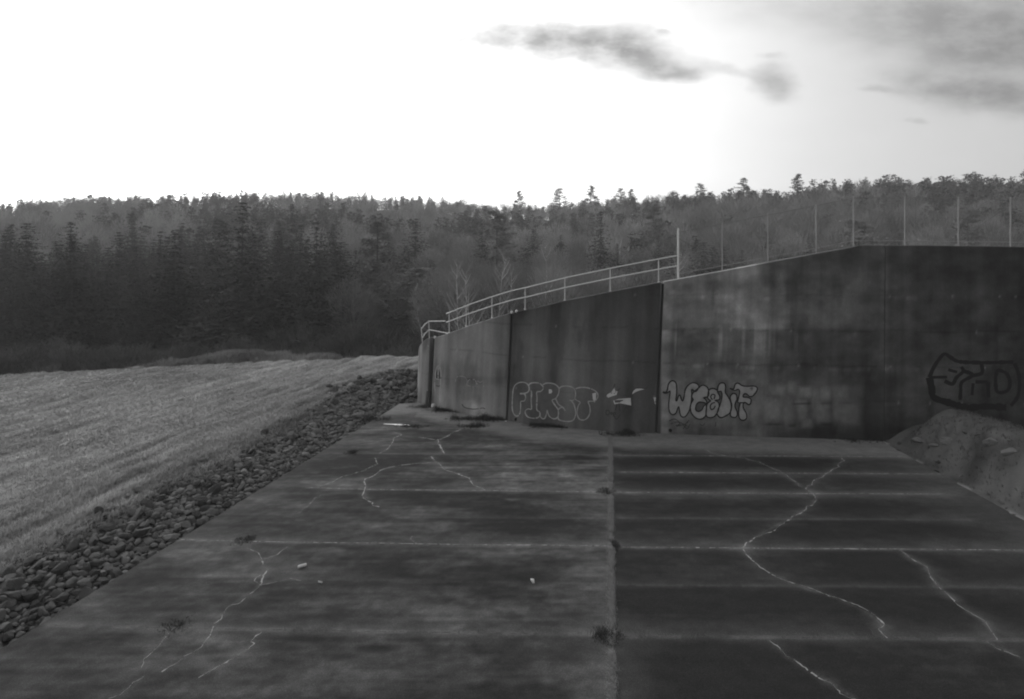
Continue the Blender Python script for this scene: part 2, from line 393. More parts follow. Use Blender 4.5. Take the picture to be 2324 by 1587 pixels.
def segdist(X, Y, pts):
    best = np.full(X.shape, 1e9); side = np.zeros(X.shape)
    for a, b in zip(pts[:-1], pts[1:]):
        lo = np.minimum(a, b) - 1.6; hi = np.maximum(a, b) + 1.6
        k = (X > lo[0]) & (X < hi[0]) & (Y > lo[1]) & (Y < hi[1])
        if not k.any(): continue
        x = X[k] - a[0]; y = Y[k] - a[1]; d = b - a; L = d @ d + 1e-9
        t = np.clip((x * d[0] + y * d[1]) / L, 0, 1); ex = x - t * d[0]; ey = y - t * d[1]
        dd = np.hypot(ex, ey); bb = best[k]; s = side[k]; m = dd < bb
        bb[m] = dd[m]; s[m] = ey[m]; best[k] = bb; side[k] = s
    return best, side
ys = axis([(-2,8,.5),(8,13,.04),(13,31,.06)]); ns = 430
tt = np.linspace(0, 1, ns)
L0 = ledge(ys); R0 = redge(ys)
AX = L0[:, None] + (R0 - L0)[:, None] * tt[None]
AY = np.repeat(ys[:, None], ns, 1)
# warp rows so that the apron ends at the wall (trim by clamping Y to just behind the wall foot)
wyA, _ = wall_Y(AX.ravel()); wyA = wyA.reshape(AX.shape)
endY = np.where(AX < -4.6, 29.9 - .25 * np.clip(-4.6 - AX, 0, 2), wyA + .12)
AY = np.minimum(AY, endY)
jx = lambda Y: 4.22 + (Y - 24.3) * .17
right = AX > jx(AY)
def ctr(n, k): return np.clip(.5 + (n - .5) * k, 0, 1)
tone = .044 * (.5 + 1.0 * ctr(fbm(AX * .35, AY * .9, 41, 5), 2)) * (.62 + .76 * ctr(fbm(AX * 1.6, AY * 4.0, 43, 5), 1.7)) * (.75 + .5 * ctr(fbm(AX * .3, AY * 8, 44, 4), 1.6))
tone = tone * (.8 + .4 * ctr(fbm(AX * 7, AY * 7, 45, 3), 1.8)) * (.78 + .22 * sst(AY, 9.5, 14))  # last factor paints vignette shade into the tone, darker towards the camera
tone = tone * (1 + .25 * (fbm(AX * .12, AY * .3, 46) - .5))
patch = sst(fbm(AX * .55 + 9, AY * 1.1, 52, 5), .53, .66); tone = tone * (1 + .5 * patch * fbm(AX * 2, AY * 4, 53, 4) * 2 * (~right) * .8)
lobe = sst(fbm(AX * .22 + 4, AY * .42, 57, 5), .56, .6); tone = tone * (1 - .28 * lobe)
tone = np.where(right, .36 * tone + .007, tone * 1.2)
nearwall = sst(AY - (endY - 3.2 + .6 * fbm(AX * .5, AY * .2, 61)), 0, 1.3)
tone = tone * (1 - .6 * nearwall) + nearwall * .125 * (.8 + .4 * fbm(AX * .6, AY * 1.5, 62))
dj = AX - jx(AY)
bord = np.where(dj < 0, np.exp(dj / .5) * .014 + (np.exp(dj / .06) * .06) * (.1 + 1.6 * ctr(fbm(AX * 3, AY * 1.2, 68), 2)), np.exp(-dj / .15) * .010) + np.exp(-(np.abs(AX - redge(AY)) / 2.0) ** 1.5) * .045 + np.exp(-np.abs(AX - ledge(AY)) / .5) * .02 * fbm(AX, AY * .7, 66)
tone = tone + bord * (.6 + .8 * fbm(AX * .8, AY * 2, 67))
wob = fbm(AX * 1.3, AY * 1.3, 70)
for pts, s, side in joints_px:
    g = np.array([G(*p)[:2] for p in pts]); d, sd_ = segdist(AX, AY, g)
    far = sd_ > 0
    gs = (1.25 if side == 'R' else 1.0)
    glow = np.where(far, np.exp(-d / (.26 * gs)), np.exp(-d / ((.2 if side == 'R' and g[0][1] > 17.5 else .08) * gs))) * (.5 + .9 * wob)
    tone = tone + glow * (.044 if side == 'R' else .042) * s + np.exp(-(d / .05) ** 2) * .03 * s * (vn(AX * 3, AY, 72) > .35)
for pts, wd, s in cracks_px:
    g = np.array([G(*p)[:2] for p in pts]); d, _ = segdist(AX, AY, g)
    tone = tone + (np.exp(-d / .16) * .03 * ctr(fbm(AX * 3, AY * 3, 71), 2.2) + np.exp(-d / .035) * .02) * s * (.2 + 1.4 * wob)
# foreground pale patches at the centre joint, a few drag marks
tone = tone + .03 * np.exp(-np.abs((AX - jx(AY)) / .75) ** 1.5) * sst(-AY, -11.6, -10.6) * (.5 + fbm(AX * 1.2, AY * 1.2, 69))
tone = np.clip(tone, .022, .2)
ia = np.arange(AX.size).reshape(AX.shape)
AQ = np.stack([ia[:-1, :-1], ia[:-1, 1:], ia[1:, 1:], ia[1:, :-1]], -1).reshape(-1, 4)
ok = (AY[1:, 1:] - AY[:-1, 1:] + AY[1:, :-1] - AY[:-1, :-1]).ravel() > 1e-4
AQ = AQ[ok]
AZ = .012 * (fbm(AX * .5, AY * .5, 81) - .5) * 0
AV = np.stack([AX, AY, AZ], -1).reshape(-1, 3)
nA0 = len(AV)
extra_v = []; extra_q = []; extra_m = []
def ribbon(pts3, wd, z, jitter, m, breaks=0.0):
    pts = resample(pts3, .05); n = len(pts)
    off = np.cumsum(rng.normal(0, jitter * .35, (n, 2)), 0); off -= np.linspace(0, 1, n)[:, None] * off[-1]
    pts = pts + off + rng.normal(0, jitter * .3, (n, 2))
    d = np.gradient(pts, axis=0); d /= np.linalg.norm(d, axis=1)[:, None] + 1e-9; nn = np.stack([-d[:, 1], d[:, 0]], 1)
    ww = wd * (.12 + 1.5 * vn(np.arange(n) * .6, 0 * np.arange(n), int(wd * 1e4)) ** 2 * (.6 + .8 * rng.random(n)))[:, None]
    b = nA0 + sum(len(v) for v in extra_v)
    V = np.empty((2 * n, 3)); V[0::2, :2] = pts - nn * ww / 2; V[1::2, :2] = pts + nn * ww / 2; V[:, 2] = z
    extra_v.append(V)
    for i in range(n - 1):
        if rng.random() < breaks: continue
        extra_q.append((b + 2 * i, b + 2 * i + 1, b + 2 * i + 3, b + 2 * i + 2)); extra_m.append(m)
for pts, wd, s in cracks_px:
    g = np.array([G(*p)[:2] for p in pts]); gj = resample(g, .22); gj[1:-1] += rng.normal(0, .035, (len(gj) - 2, 2)); ribbon(gj, wd * 1.7, .004, .02, 1, .10); ribbon(gj + [.012, -.012], wd * .55, .006, .02, 2, .35)
for k, (pts, s, side) in enumerate(joints_px):
    g = np.array([G(*p)[:2] for p in pts])
    if s > .45: ribbon(g, .016, .004, .002, 2, .2)
    if s > .9 and g[0][1] > 13: ribbon(g + [0, .02], .022, .0045, .006, 1, .2)
ribbon(np.array([(jx(y), y) for y in (-1, 10, 18, 24.4)]), .018, .004, .004, 2, .2)
# slab edge down into the rocks
e0 = nA0 + sum(len(v) for v in extra_v)
ey = ys[ys <= 29]; EV = np.array([(ledge(y), y, 0) for y in ey] + [(ledge(y), y, -.5) for y in ey]); extra_v.append(EV)
m_ = len(ey)
for i in range(m_ - 1): extra_q.append((e0 + i, e0 + i + 1, e0 + m_ + i + 1, e0 + m_ + i)); extra_m.append(0)
VV = np.concatenate([AV] + extra_v); QQ = np.concatenate([AQ, np.array(extra_q)])
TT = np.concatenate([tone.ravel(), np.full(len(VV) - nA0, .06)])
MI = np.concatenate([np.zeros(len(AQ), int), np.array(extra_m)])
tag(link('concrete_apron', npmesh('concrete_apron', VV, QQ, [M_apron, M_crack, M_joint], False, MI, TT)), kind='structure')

# ---------------------------------------------------------------- retaining wall
wall = tag(empty('retaining_wall', (4, 25, 0)), 'tall curved concrete retaining wall with graffiti, its top stepping up to the right', 'wall')
def wchild(name, me, parent=wall):
    o = link(name, me, parent)
    o.matrix_parent_inverse = Matrix.Translation(-Vector(wall.location)) if parent is wall else Matrix.Identity(4)
    return o
def lerp(a, b, t): return a + (b - a) * t
def wall_tone(x, y, X, Z, s, nz):
    """x, y: place on the wall in photo pixels; X arc length, Z height"""
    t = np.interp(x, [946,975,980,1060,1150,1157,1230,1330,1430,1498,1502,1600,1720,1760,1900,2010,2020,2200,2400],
                     [.23,.20,.21,.20,.18,.13,.115,.10,.09,.082,.225,.22,.20,.125,.10,.068,.055,.045,.035])  # right end: dark staining plus vignette shade painted into the tone
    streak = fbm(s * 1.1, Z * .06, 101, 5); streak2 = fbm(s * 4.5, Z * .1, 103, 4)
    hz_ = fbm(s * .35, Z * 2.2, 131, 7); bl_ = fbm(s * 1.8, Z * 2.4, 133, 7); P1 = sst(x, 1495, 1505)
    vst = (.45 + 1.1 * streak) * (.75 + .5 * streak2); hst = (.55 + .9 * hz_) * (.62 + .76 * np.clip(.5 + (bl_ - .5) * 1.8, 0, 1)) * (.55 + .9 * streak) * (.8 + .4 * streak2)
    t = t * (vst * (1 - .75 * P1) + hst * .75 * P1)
    t = t * (.7 + .6 * fbm(s * .6, Z * .6, 105, 5)) * (1 - .3 * sst(fbm(s * .9, Z * .25, 106, 5), .52, .62))
    top = 1 - nz
    # run-off stains from the coping, darker on the second panel
    p2 = (x > 1157) & (x < 1500)
    t = t * (1 - .35 * np.exp(-top * 5) * (.5 + fbm(s * 1.5, 0 * Z, 107)) * np.where(p2, 1.3, .35))
    # paler salt bloom near the foot on the left panels, darker foot on the right
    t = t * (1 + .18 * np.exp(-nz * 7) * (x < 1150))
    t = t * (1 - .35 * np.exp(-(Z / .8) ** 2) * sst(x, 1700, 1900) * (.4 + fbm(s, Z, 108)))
    # big dark damp area on the tall panel
    t = t * (1 + .8 * sst(fbm(s * 3.2, Z * 0, 117), .62, .72) * np.exp(-((y - 775) / 32) ** 2) * (x > 1505) * (x < 1900))
    t = t * (1 - .36 * sst(y, 742, 752) * sst(x, 1500, 1530) * (1 - sst(x, 1960, 2010)))
    t = t * (1 - .25 * np.exp(-((x - 1752) / 9) ** 2) * (y < 900))
    # lift lines
    for zl, amp in ((1.55, .12), (3.0, .25), (4.45, .25), (5.9, .18)):
        zz = zl + .03 * np.sin(s * 1.7)
        t = t * (1 - amp * np.exp(-((Z - zz) / .035) ** 2) * (fbm(s * .8, zl + 0 * Z, 111) > .42))
        t = t * (1 + .5 * np.exp(-((Z - zz + .12) / .09) ** 2) * sst(fbm(s * 2.2, zl + 0 * Z, 113), .6, .75) * (x > 1500))
        # form tie spots
        k = s / .62 + zl * .37; fr = np.abs(k - np.round(k)) * .62
        on = _h(np.round(k), np.full_like(k, int(zl * 10)), 5) > .74
        t = t + on * .11 * np.exp(-((fr / .035) ** 2 + ((Z - zl + .02) / .05) ** 2))
    # faded lettering, overpainted (middle right of tall panel)
    def blobp(cx, cy, rx, ry, a):
        gx, gy = g8(cx, cy); return a * np.exp(-(((x - gx) / (rx * S3 / 3.32)) ** 4 + ((y - gy) / (ry * S3 / 3.32)) ** 4))
    fade = 0
    for b in ((1420,310,90,60,.5),(1560,290,45,60,.45),(1385,500,90,120,.5),(1520,520,50,120,.35),(1690,330,70,60,.5),(1660,500,50,120,.4),(1790,420,40,130,.35),
              (1890,350,60,70,.5),(2020,330,80,70,.35),(1850,520,90,110,.4),(2010,500,60,130,.3),(2110,540,110,110,.35),(1710,630,60,50,.35)):
        fade = np.maximum(fade, blobp(*b))
    t = t * (1 - .4 * np.clip(fade * 3, 0, 1)) + .27 * fade * (.75 + .4 * vn(s * 6, Z * 6, 120))
    for a, b, c, d in ((1620,440,60,8),(1700,440,50,9),(1890,445,60,9),(2080,430,60,7),(1380,640,90,12),(1560,655,40,14),(1900,640,60,14)):
        t = t * (1 - .5 * blobp(a, b, c, d, 1))
    # pale overspray under the bubble letters and halo of the white outlines
    t = t * (1 + .45 * blobp(760, 590, 440, 70, 1) * (.4 + vn(s * 5, Z * 5, 121))) 
    t = t * (1 - .28 * blobp(460, 640, 110, 50, 1))
    # arched window mark and smears on the first panel
    def bp3(cx, cy, rx, ry, a):
        gx, gy = q3(cx, cy); return a * np.exp(-(((x - gx) / (rx * S3 / 3.173)) ** 4 + ((y - gy) / (ry * S3 / 3.173)) ** 4))
    t = t * (1 - .3 * bp3(670, 960, 25, 130, 1)) * (1 - .3 * bp3(1150, 970, 40, 90, 1)) * (1 - .22 * bp3(940, 1180, 50, 50, 1))
    t = t * (1 + .35 * bp3(870, 1220, 70, 40, 1)) * (1 + .25 * bp3(960, 1250, 60, 40, 1)) * (1 + .3 * bp3(575, 1130, 30, 90, 1)) * (1 - .2 * bp3(1000, 1000, 280, 40, 1))
    t = t * (1 + .3 * bp3(770, 690, 50, 130, 1))
    return np.clip(t, .02, .36)
panels = [(946, 968.5, 'narrow rounded end panel'), (978, 1146.5, 'pale curved panel with arched mark'), (1152, 1485.5, 'darker panel with outlined lettering'),
          (1491.5, 2005.2, 'tall pale panel with silver bubble lettering'), (2006.6, 2700, 'dark tall panel beside the earth heap')]
BV = []; BF = []; pan_obj = []
arc0 = 0.0
for a, b, lab in panels:
    xs = np.linspace(a, b, 3)
    Bq, _ = wall_uv(np.linspace(a, b, 60)); seg = np.linalg.norm(np.diff(Bq, axis=0), axis=1); L = seg.sum()
    cum = np.concatenate(([0], np.cumsum(seg)))
    nu = max(8, int(L / .05)); su = np.linspace(0, L, nu + 1)
    xb = np.interp(su, cum, np.linspace(a, b, 60)); B, T = wall_uv(xb)
    nv = 110; vv = np.linspace(0, 1, nv + 1)
    B = B - [0, 0, .3]
    V = B[:, None] + (T - B)[:, None] * vv[None, :, None]      # (nu+1, nv+1, 3)
    px, py = topx(V[..., 0], V[..., 1], V[..., 2])
    s = (arc0 + su)[:, None] + 0 * px
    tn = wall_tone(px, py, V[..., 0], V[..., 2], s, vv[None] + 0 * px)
    # slight surface relief, then thickness
    d = np.gradient(B, axis=0); d /= np.linalg.norm(d, axis=1)[:, None]; nrm = np.stack([d[:, 1], -d[:, 0], 0 * d[:, 0]], 1)
    rel = .012 * (fbm(s * .6, V[..., 2] * .6, 130) - .5)
    V = V + nrm[:, None] * rel[..., None]
    id_ = np.arange(V.shape[0] * V.shape[1]).reshape(V.shape[:2])
    q = np.stack([id_[:-1, :-1], id_[1:, :-1], id_[1:, 1:], id_[:-1, 1:]], -1).reshape(-1, 4)
    V0 = V.reshape(-1, 3); base_i = len(BV) and sum(len(k) for k in BV) or 0
    BV.append(V0 + 0); BF.append(q + base_i)
    # chamfer, top and back
    bv = V[:, -1] - nrm * .03 + [0, 0, .03]
    bk = V[:, -1] - nrm * .55 + [0, 0, .03]; bk0 = V[:, 0] - nrm * .55
    n0 = len(V0); m = V.shape[0]; i = np.arange(m - 1)
    ft = id_[:, -1]
    q2 = np.concatenate([np.stack([ft[:-1], ft[1:], n0 + i + 1, n0 + i], 1), np.stack([n0 + i, n0 + i + 1, n0 + m + i + 1, n0 + m + i], 1),
                         np.stack([n0 + m + i, n0 + m + i + 1, n0 + 2 * m + i + 1, n0 + 2 * m + i], 1)])
    caps = []
    for e, sgn in ((0, 1), (m - 1, -1)):
        f = np.stack([id_[e, 0], id_[e, -1], n0 + m + e, n0 + 2 * m + e][::sgn]); caps.append(f)
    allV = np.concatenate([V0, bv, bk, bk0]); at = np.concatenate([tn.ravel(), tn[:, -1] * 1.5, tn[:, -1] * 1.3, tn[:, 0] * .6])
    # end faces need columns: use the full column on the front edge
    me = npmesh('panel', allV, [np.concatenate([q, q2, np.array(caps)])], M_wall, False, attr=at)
    po = wchild('panel', me); po['label'] = lab; pan_obj.append(po); arc0 += L + .1
bvh = BVHTree.FromPolygons([Vector(v) for v in np.concatenate(BV)], np.concatenate(BF).tolist())
def onwall(x, y, off=.006):
    d = Vector(((x - CX) / F, 1, (HY - y) / F)).normalized()
    hit, n, i, dist = bvh.ray_cast(Vector((0, 0, CH)), d)
    if hit is None: return None
    if n.y > 0: n = -n
    return np.array(hit + n * off)
# fillers in the joints, recessed
for a, b, dep in ((966, 980, .34), (1145, 1154, .10), (1484, 1493, .10), (2003, 2009, .02)):
    B, T = wall_uv(np.array([a, b])); c = []
    dd = B[1] - B[0]; dd /= np.linalg.norm(dd); n_ = np.array([dd[1], -dd[0], 0])
    V = [B[0] - n_ * dep, B[1] - n_ * dep, T[1] - n_ * dep - [0, 0, .06], T[0] - n_ * dep - [0, 0, .06]]
    V += [p - n_ * (.5 - dep) for p in V]
    V = np.array(V); V[[0, 1, 4, 5], 2] = -.2
    mb = MB(); mb.add(V, (), [(0,1,2,3),(7,6,5,4),(3,2,6,7),(0,3,7,4),(1,5,6,2)]); wchild('joint_filler', mb.mesh('joint_filler', M_joint))
# drain pipe foot in the first joint
mb = MB(); mb.tube([G(972, 921) + [0, -.1, 0], G(973, 921) + [0, 0, .75]], [.16, .12], 8); wchild('joint_plug', mb.mesh('joint_plug', M_joint))

def decal_ribbon(mb, pts, wpx, off, closed=False, jit=.25, fade=0):
    pts = list(pts); pts = pts + [pts[0]] if closed else pts
    # Catmull-Rom smoothing
    P_ = [np.array(p, float) for p in pts]; out = []
    n = len(P_)
    for i in range(n - 1):
        p0 = P_[i - 1] if i > 0 else (P_[-2] if closed else P_[0]); p1 = P_[i]; p2 = P_[i + 1]
        p3 = P_[i + 2] if i + 2 < n else (P_[1] if closed else P_[-1])
        k = max(2, int(np.linalg.norm(p2 - p1) / 2.0))
        for j in range(k):
            t = j / k; out.append(.5 * (2 * p1 + (p2 - p0) * t + (2 * p0 - 5 * p1 + 4 * p2 - p3) * t * t + (3 * p1 - p0 - 3 * p2 + p3) * t ** 3))
    out.append(P_[-1]); out = np.array(out); m = len(out)
    d = np.gradient(out, axis=0); d /= np.linalg.norm(d, axis=1)[:, None] + 1e-9; nn = np.stack([-d[:, 1], d[:, 0]], 1)
    V = []; okv = []
    for i in range(m):
        ww = wpx * (1 - jit + 2 * jit * vn(i * .35, 0.5, 7))
        for sg in (-1, 1):
            q = onwall(*(out[i] + nn[i] * sg * ww / 2), off); okv.append(q is not None); V.append(q if q is not None else np.zeros(3))
    Q_ = []
    for i in range(m - 1):
        if fade and rng.random() < fade: continue
        k = (2 * i, 2 * i + 1, 2 * i + 3, 2 * i + 2)
        if all(okv[j] for j in k): Q_.append(k)
    if Q_: mb.add(np.array(V), (), Q_)
def decal_fill(mb, poly, off):
    """fill polygon with small grid cells on the wall"""
    poly = [np.array(p, float) for p in poly]; A = np.array(poly)
    from mathutils.geometry import tessellate_polygon
    dense = resample(np.vstack([A, A[:1]]), 3.0)[:-1]
    tri = tessellate_polygon([[Vector((p[0], p[1], 0)) for p in dense]])
    V = []
    for p in dense:
        for dxp in (0, -3, 3, -6, 6, -10, 10):
            q = onwall(p[0] + dxp, p[1], off)
            if q is not None: break
        V.append(q)
    mb.add(np.array(V), tri)
def smooth_poly(pts):
    P_ = [np.array(p, float) for p in pts]; n = len(P_); out = []
    for i in range(n):
        p0, p1, p2, p3 = P_[i - 1], P_[i], P_[(i + 1) % n], P_[(i + 2) % n]
        for t in (0, .33, .66): out.append(.5 * (2 * p1 + (p2 - p0) * t + (2 * p0 - 5 * p1 + 4 * p2 - p3) * t * t + (3 * p1 - p0 - 3 * p2 + p3) * t ** 3))
    return out
def T7(s): return [g7(*p) for p in s]
def T8(s): return [g8(*p) for p in s]
# outlined word FIRST
first = [
 [(285,400),(350,395),(385,370),(387,320),(360,285),(320,272),(270,278),(230,305),(210,350),(200,430),(197,560),(210,620),(240,655),(270,645),(288,610),(293,540),(295,490),(330,485),(348,455),(345,420),(330,403),(285,405)],
 [(385,300),(410,282),(460,277),(510,287),(545,320),(545,350),(520,375),(475,385),(478,450),(475,580),(505,605),(512,640),(490,672),(430,680),(370,662),(345,620),(350,590),(380,573),(415,575),(412,480),(415,378),(390,350),(388,300)],
 [(545,300),(580,283),(640,283),(690,300),(725,340),(722,400),(690,455),(650,475),(680,530),(715,580),(720,640),(700,680),(660,685),(620,660),(600,620),(593,590),(580,650),(560,685),(530,680),(512,650)],
 [(690,455),(720,520),(775,560),(798,595)],
 [(725,345),(760,320),(820,315),(880,330),(908,360),(915,410),(905,455),(880,480),(845,475)],
 [(865,480),(895,520),(912,580),(915,640),(890,700),(830,717),(760,708),(722,690),(720,640),(720,585),(745,560),(775,560)],
 [(915,345),(960,332),(1030,332),(1100,350),(1150,380),(1170,420),(1160,455),(1130,485),(1060,492),(1075,540),(1080,610),(1055,670),(1010,700),(960,690),(935,640),(935,580),(950,530),(968,500),(925,475),(905,455)],
]
mb = MB()
for s in first: decal_ribbon(mb, T7(s), 2.3, .0075, False, .45, .02)
o = wchild('graffiti_outline_word', mb.mesh('graffiti_outline_word', M_paint_l), pan_obj[2]); o['label'] = 'white outlined bubble word FIRST'
mb = MB(); decal_fill(mb, smooth_poly(T7([(550,303),(580,287),(640,287),(690,304),(722,342),(720,400),(688,453),(652,475),(680,530),(713,580),(716,640),(698,676),(660,681),(622,656),(602,616),(592,592),(578,648),(558,680),(532,676),(515,648),(520,400)])), .005)
o = wchild('graffiti_letter_fill', mb.mesh('graffiti_letter_fill', mat('grey_spray_fill', .085, .85, .35, 4, None)), pan_obj[2])
mb = MB()
decal_fill(mb, T7([(612,352),(640,352),(652,375),(640,398),(612,400)]), .007)
decal_fill(mb, T7([(1105,400),(1147,390),(1146,465),(1130,502),(1112,465)]), .007)
o = wchild('paint_patch', mb.mesh('paint_patch', M_paint_w), pan_obj[2])
# the little four-legged figure
mb = MB()
decal_fill(mb, T7([(1265,430),(1275,410),(1320,385),(1345,350),(1352,310),(1358,350),(1370,378),(1395,360),(1380,415),(1330,430),(1285,447)]), .007)
decal_fill(mb, T7([(1342,480),(1400,460),(1540,450),(1547,535),(1480,522),(1420,510),(1357,522)]), .007)
decal_fill(mb, T7([(1550,412),(1565,372),(1600,345),(1650,343),(1702,349),(1640,365),(1590,385)]), .007)
decal_fill(mb, T7([(1800,445),(1842,445),(1836,480),(1820,525),(1808,480)]), .007)
wchild('graffiti_animal', mb.mesh('graffiti_animal', M_paint_w), pan_obj[2])['label'] = 'small white painted four-legged animal'
mb = MB()
for s in ([(1385,515),(1368,590)], [(1405,510),(1418,600)], [(1498,530),(1460,610)], [(1515,530),(1535,615)], [(1345,345),(1360,290)], [(1385,372),(1422,340)],
          [(1550,410),(1572,362),(1620,335),(1700,345),(1735,325)], [(1545,455),(1550,530)], [(1262,590),(1264,642),(1290,636),(1300,612),(1285,590),(1262,589)],
          [(1312,625),(1322,613),(1334,625),(1322,638),(1312,625)], [(1345,660),(1345,618),(1362,614),(1366,632),(1346,638)], [(1350,650),(1380,690),(1420,640)],
          [(1318,392),(1328,398)], [(1352,396),(1360,402)]):
    decal_ribbon(mb, T7(s), 1.6, .008, False, .3)
wchild('graffiti_dark_lines', mb.mesh('graffiti_dark_lines', M_paint_m), pan_obj[2])
# silver bubble word
weed = [
 [(305,328),(335,330),(350,300),(360,250),(385,222),(415,222),(435,250),(440,320),(432,410),(445,405),(455,370),(472,358),(485,400),(497,415),(510,380),(525,300),(560,255),(600,238),(640,250),(655,275),(640,310),(620,325),(600,310),(585,305),(585,360),(580,430),(560,510),(530,560),(500,572),(475,550),(460,470),(445,500),(430,535),(400,548),(370,520),(362,450),(370,380),(375,320),(350,335),(325,340)],
 [(590,420),(600,400),(587,380),(595,340),(645,295),(690,262),(735,280),(752,330),(742,372),(700,384),(722,402),(735,440),(700,430),(655,428),(628,458),(625,498),(650,517),(685,500),(700,470),(725,450),(727,520),(712,570),(670,592),(620,577),(580,525),(573,465)],
 [(752,312),(790,293),(830,308),(838,330),(858,370),(852,402),(812,408),(838,422),(852,445),(845,505),(810,562),(765,577),(728,560),(727,500),(738,440),(768,412),(742,388)],
 [(837,322),(845,265),(870,240),(905,245),(915,280),(912,330),(937,370),(965,430),(970,500),(940,545),(870,577),(835,545),(842,500),(865,440),(880,370),(872,322)],
 [(960,372),(985,343),(1018,352),(1026,398),(1012,430),(1006,470),(1027,520),(1025,560),(1000,576),(965,562),(962,520),(976,460),(966,420)],
 [(955,293),(992,298),(1010,250),(1040,243),(1075,265),(1120,272),(1190,270),(1222,288),(1215,322),(1180,365),(1150,372),(1120,347),(1095,347),(1085,375),(1130,380),(1162,402),(1155,442),(1135,450),(1110,430),(1090,432),(1087,480),(1117,540),(1117,585),(1090,603),(1057,592),(1042,550),(1046,480),(1056,432),(1032,430),(1042,380),(1052,325),(1037,302),(1002,312)],
]
mb = MB()
for s in weed: decal_fill(mb, smooth_poly(T8(s)), .006)
o = wchild('graffiti_fill', mb.mesh('graffiti_fill', M_paint_f), pan_obj[3]); o['label'] = 'silver filled bubble word WEEDIF'
mb = MB()
for s in weed: decal_ribbon(mb, T8(s), 2.9, .010, True, .25)
for s in ([(788,402),(770,378),(785,350),(812,360),(802,396)], [(775,500),(765,470),(780,440),(812,430)], [(775,500),(800,490),(815,462)], [(1056,432),(1110,432)]):
    decal_ribbon(mb, T8(s), 2.6, .010, False, .25)
wchild('graffiti_outline', mb.mesh('graffiti_outline', M_paint_d), pan_obj[3])
mb = MB()
for s in ([(365,610),(420,590),(470,630),(440,660),(520,640),(560,600),(500,690)], [(380,640),(450,620),(560,665)], [(430,655),(500,650),(540,685),(570,640)], [(820,620),(815,665)], [(665,640),(690,655),(715,630)]):
    decal_ribbon(mb, T8(s), 1.5, .007, False, .4, .1)
wchild('scribble', mb.mesh('scribble', M_paint_m), pan_obj[3])
# dark lettering on the farthest right panel
mb = MB()
def T6(s): return [g6(*p) for p in s]
for s, wd in (([(930,450),(965,370),(1010,300),(1060,252),(1115,285),(1190,318),(1400,325),(1640,320)], 4.2), ([(930,450),(950,540),(970,620),(1100,665),(1250,705),(1400,695),(1580,705)], 7.5),
          ([(935,450),(1080,447)], 3), ([(1090,385),(1165,405)], 3), ([(1060,480),(1125,505),(1160,450),(1215,400),(1200,360)], 4), ([(1215,395),(1295,430),(1205,490),(1195,560),(1190,640)], 4),
          ([(1370,335),(1375,410),(1300,435)], 4), ([(1320,488),(1425,488)], 3.5), ([(1300,500),(1290,600)], 3), ([(1425,490),(1430,620)], 4), ([(1580,410),(1610,480),(1590,560),(1500,565),(1500,400),(1580,410)], 4), ([(1650,330),(1690,450),(1680,600),(1620,690)], 4)):
    decal_ribbon(mb, T6(s), wd * 1.9, .007, False, .3)
wchild('graffiti_black_word', mb.mesh('graffiti_black_word', M_paint_d), pan_obj[4])['label'] = 'black outlined angular lettering'
# arched window mark on the curved panel
mb = MB()
def T3(s): return [q3(*p) for p in s]
for s in ([(557,985),(557,930),(568,885),(585,864),(602,885),(610,930),(608,990)], [(565,985),(605,995)], [(583,880),(583,980)], [(552,990),(550,1050),(555,1100)], [(608,990),(604,1050),(600,1100)]):
    decal_ribbon(mb, T3(s), 1.6, .006, False, .3, .05)
for s in ([(745,1010),(755,970),(790,960),(830,968),(850,1000),(850,1045)], [(858,1045),(865,1000),(895,988),(930,1000),(935,1045),(900,1058),(858,1045)], [(945,1060),(948,1005),(975,1020),(1000,1003),(1008,1060)]):
    decal_ribbon(mb, T3(s), 1.0, .006, False, .4, .25)
wchild('graffiti_arch', mb.mesh('graffiti_arch', M_paint_l), pan_obj[1])['label'] = 'pale arched window shape and faint letters'
mb = MB()
decal_fill(mb, T3([(563,975),(566,925),(578,895),(580,980)]), .006); decal_fill(mb, T3([(588,980),(588,895),(600,925),(603,985)]), .006)
for s in ([(556,1040),(585,1055),(600,1045)], [(800,1215),(830,1250),(900,1265),(960,1262),(1000,1255),(1020,1265)], [(855,985),(900,990)]): decal_ribbon(mb, T3(s), 1.6, .006, False, .4, .1)
wchild('graffiti_arch_panes', mb.mesh('graffiti_arch_panes', M_paint_m), pan_obj[1])
# weep holes
for (x, y), pi in ((g7(240, 693), 2), (g7(1990, 818), 3), (q3(1493, 1290), 2)):
    p = onwall(x, y, .01)
    if p is None or pi == 2 and x > 1200: continue
    mb = MB(); mb.tube([p + [0, -.012, 0], p + [0, .02, 0]], .075, 12); wchild('weep_hole', mb.mesh('weep_hole', M_hole), pan_obj[pi])
# pegs on the coping
for x in (1161.5, 1172.5, 987):
    xb = np.interp(x, cor_t, cor_b); _, T = wall_uv(np.array([xb])); T = T[0]
    mb = MB(); mb.tube([T + [0, .06, -.02], T + [0, .06, .05], T + [0, .06, .09], T + [0, .06, .11]], [.06, .07, .05, .01], 8); wchild('anchor_peg', mb.mesh('anchor_peg', M_litter))

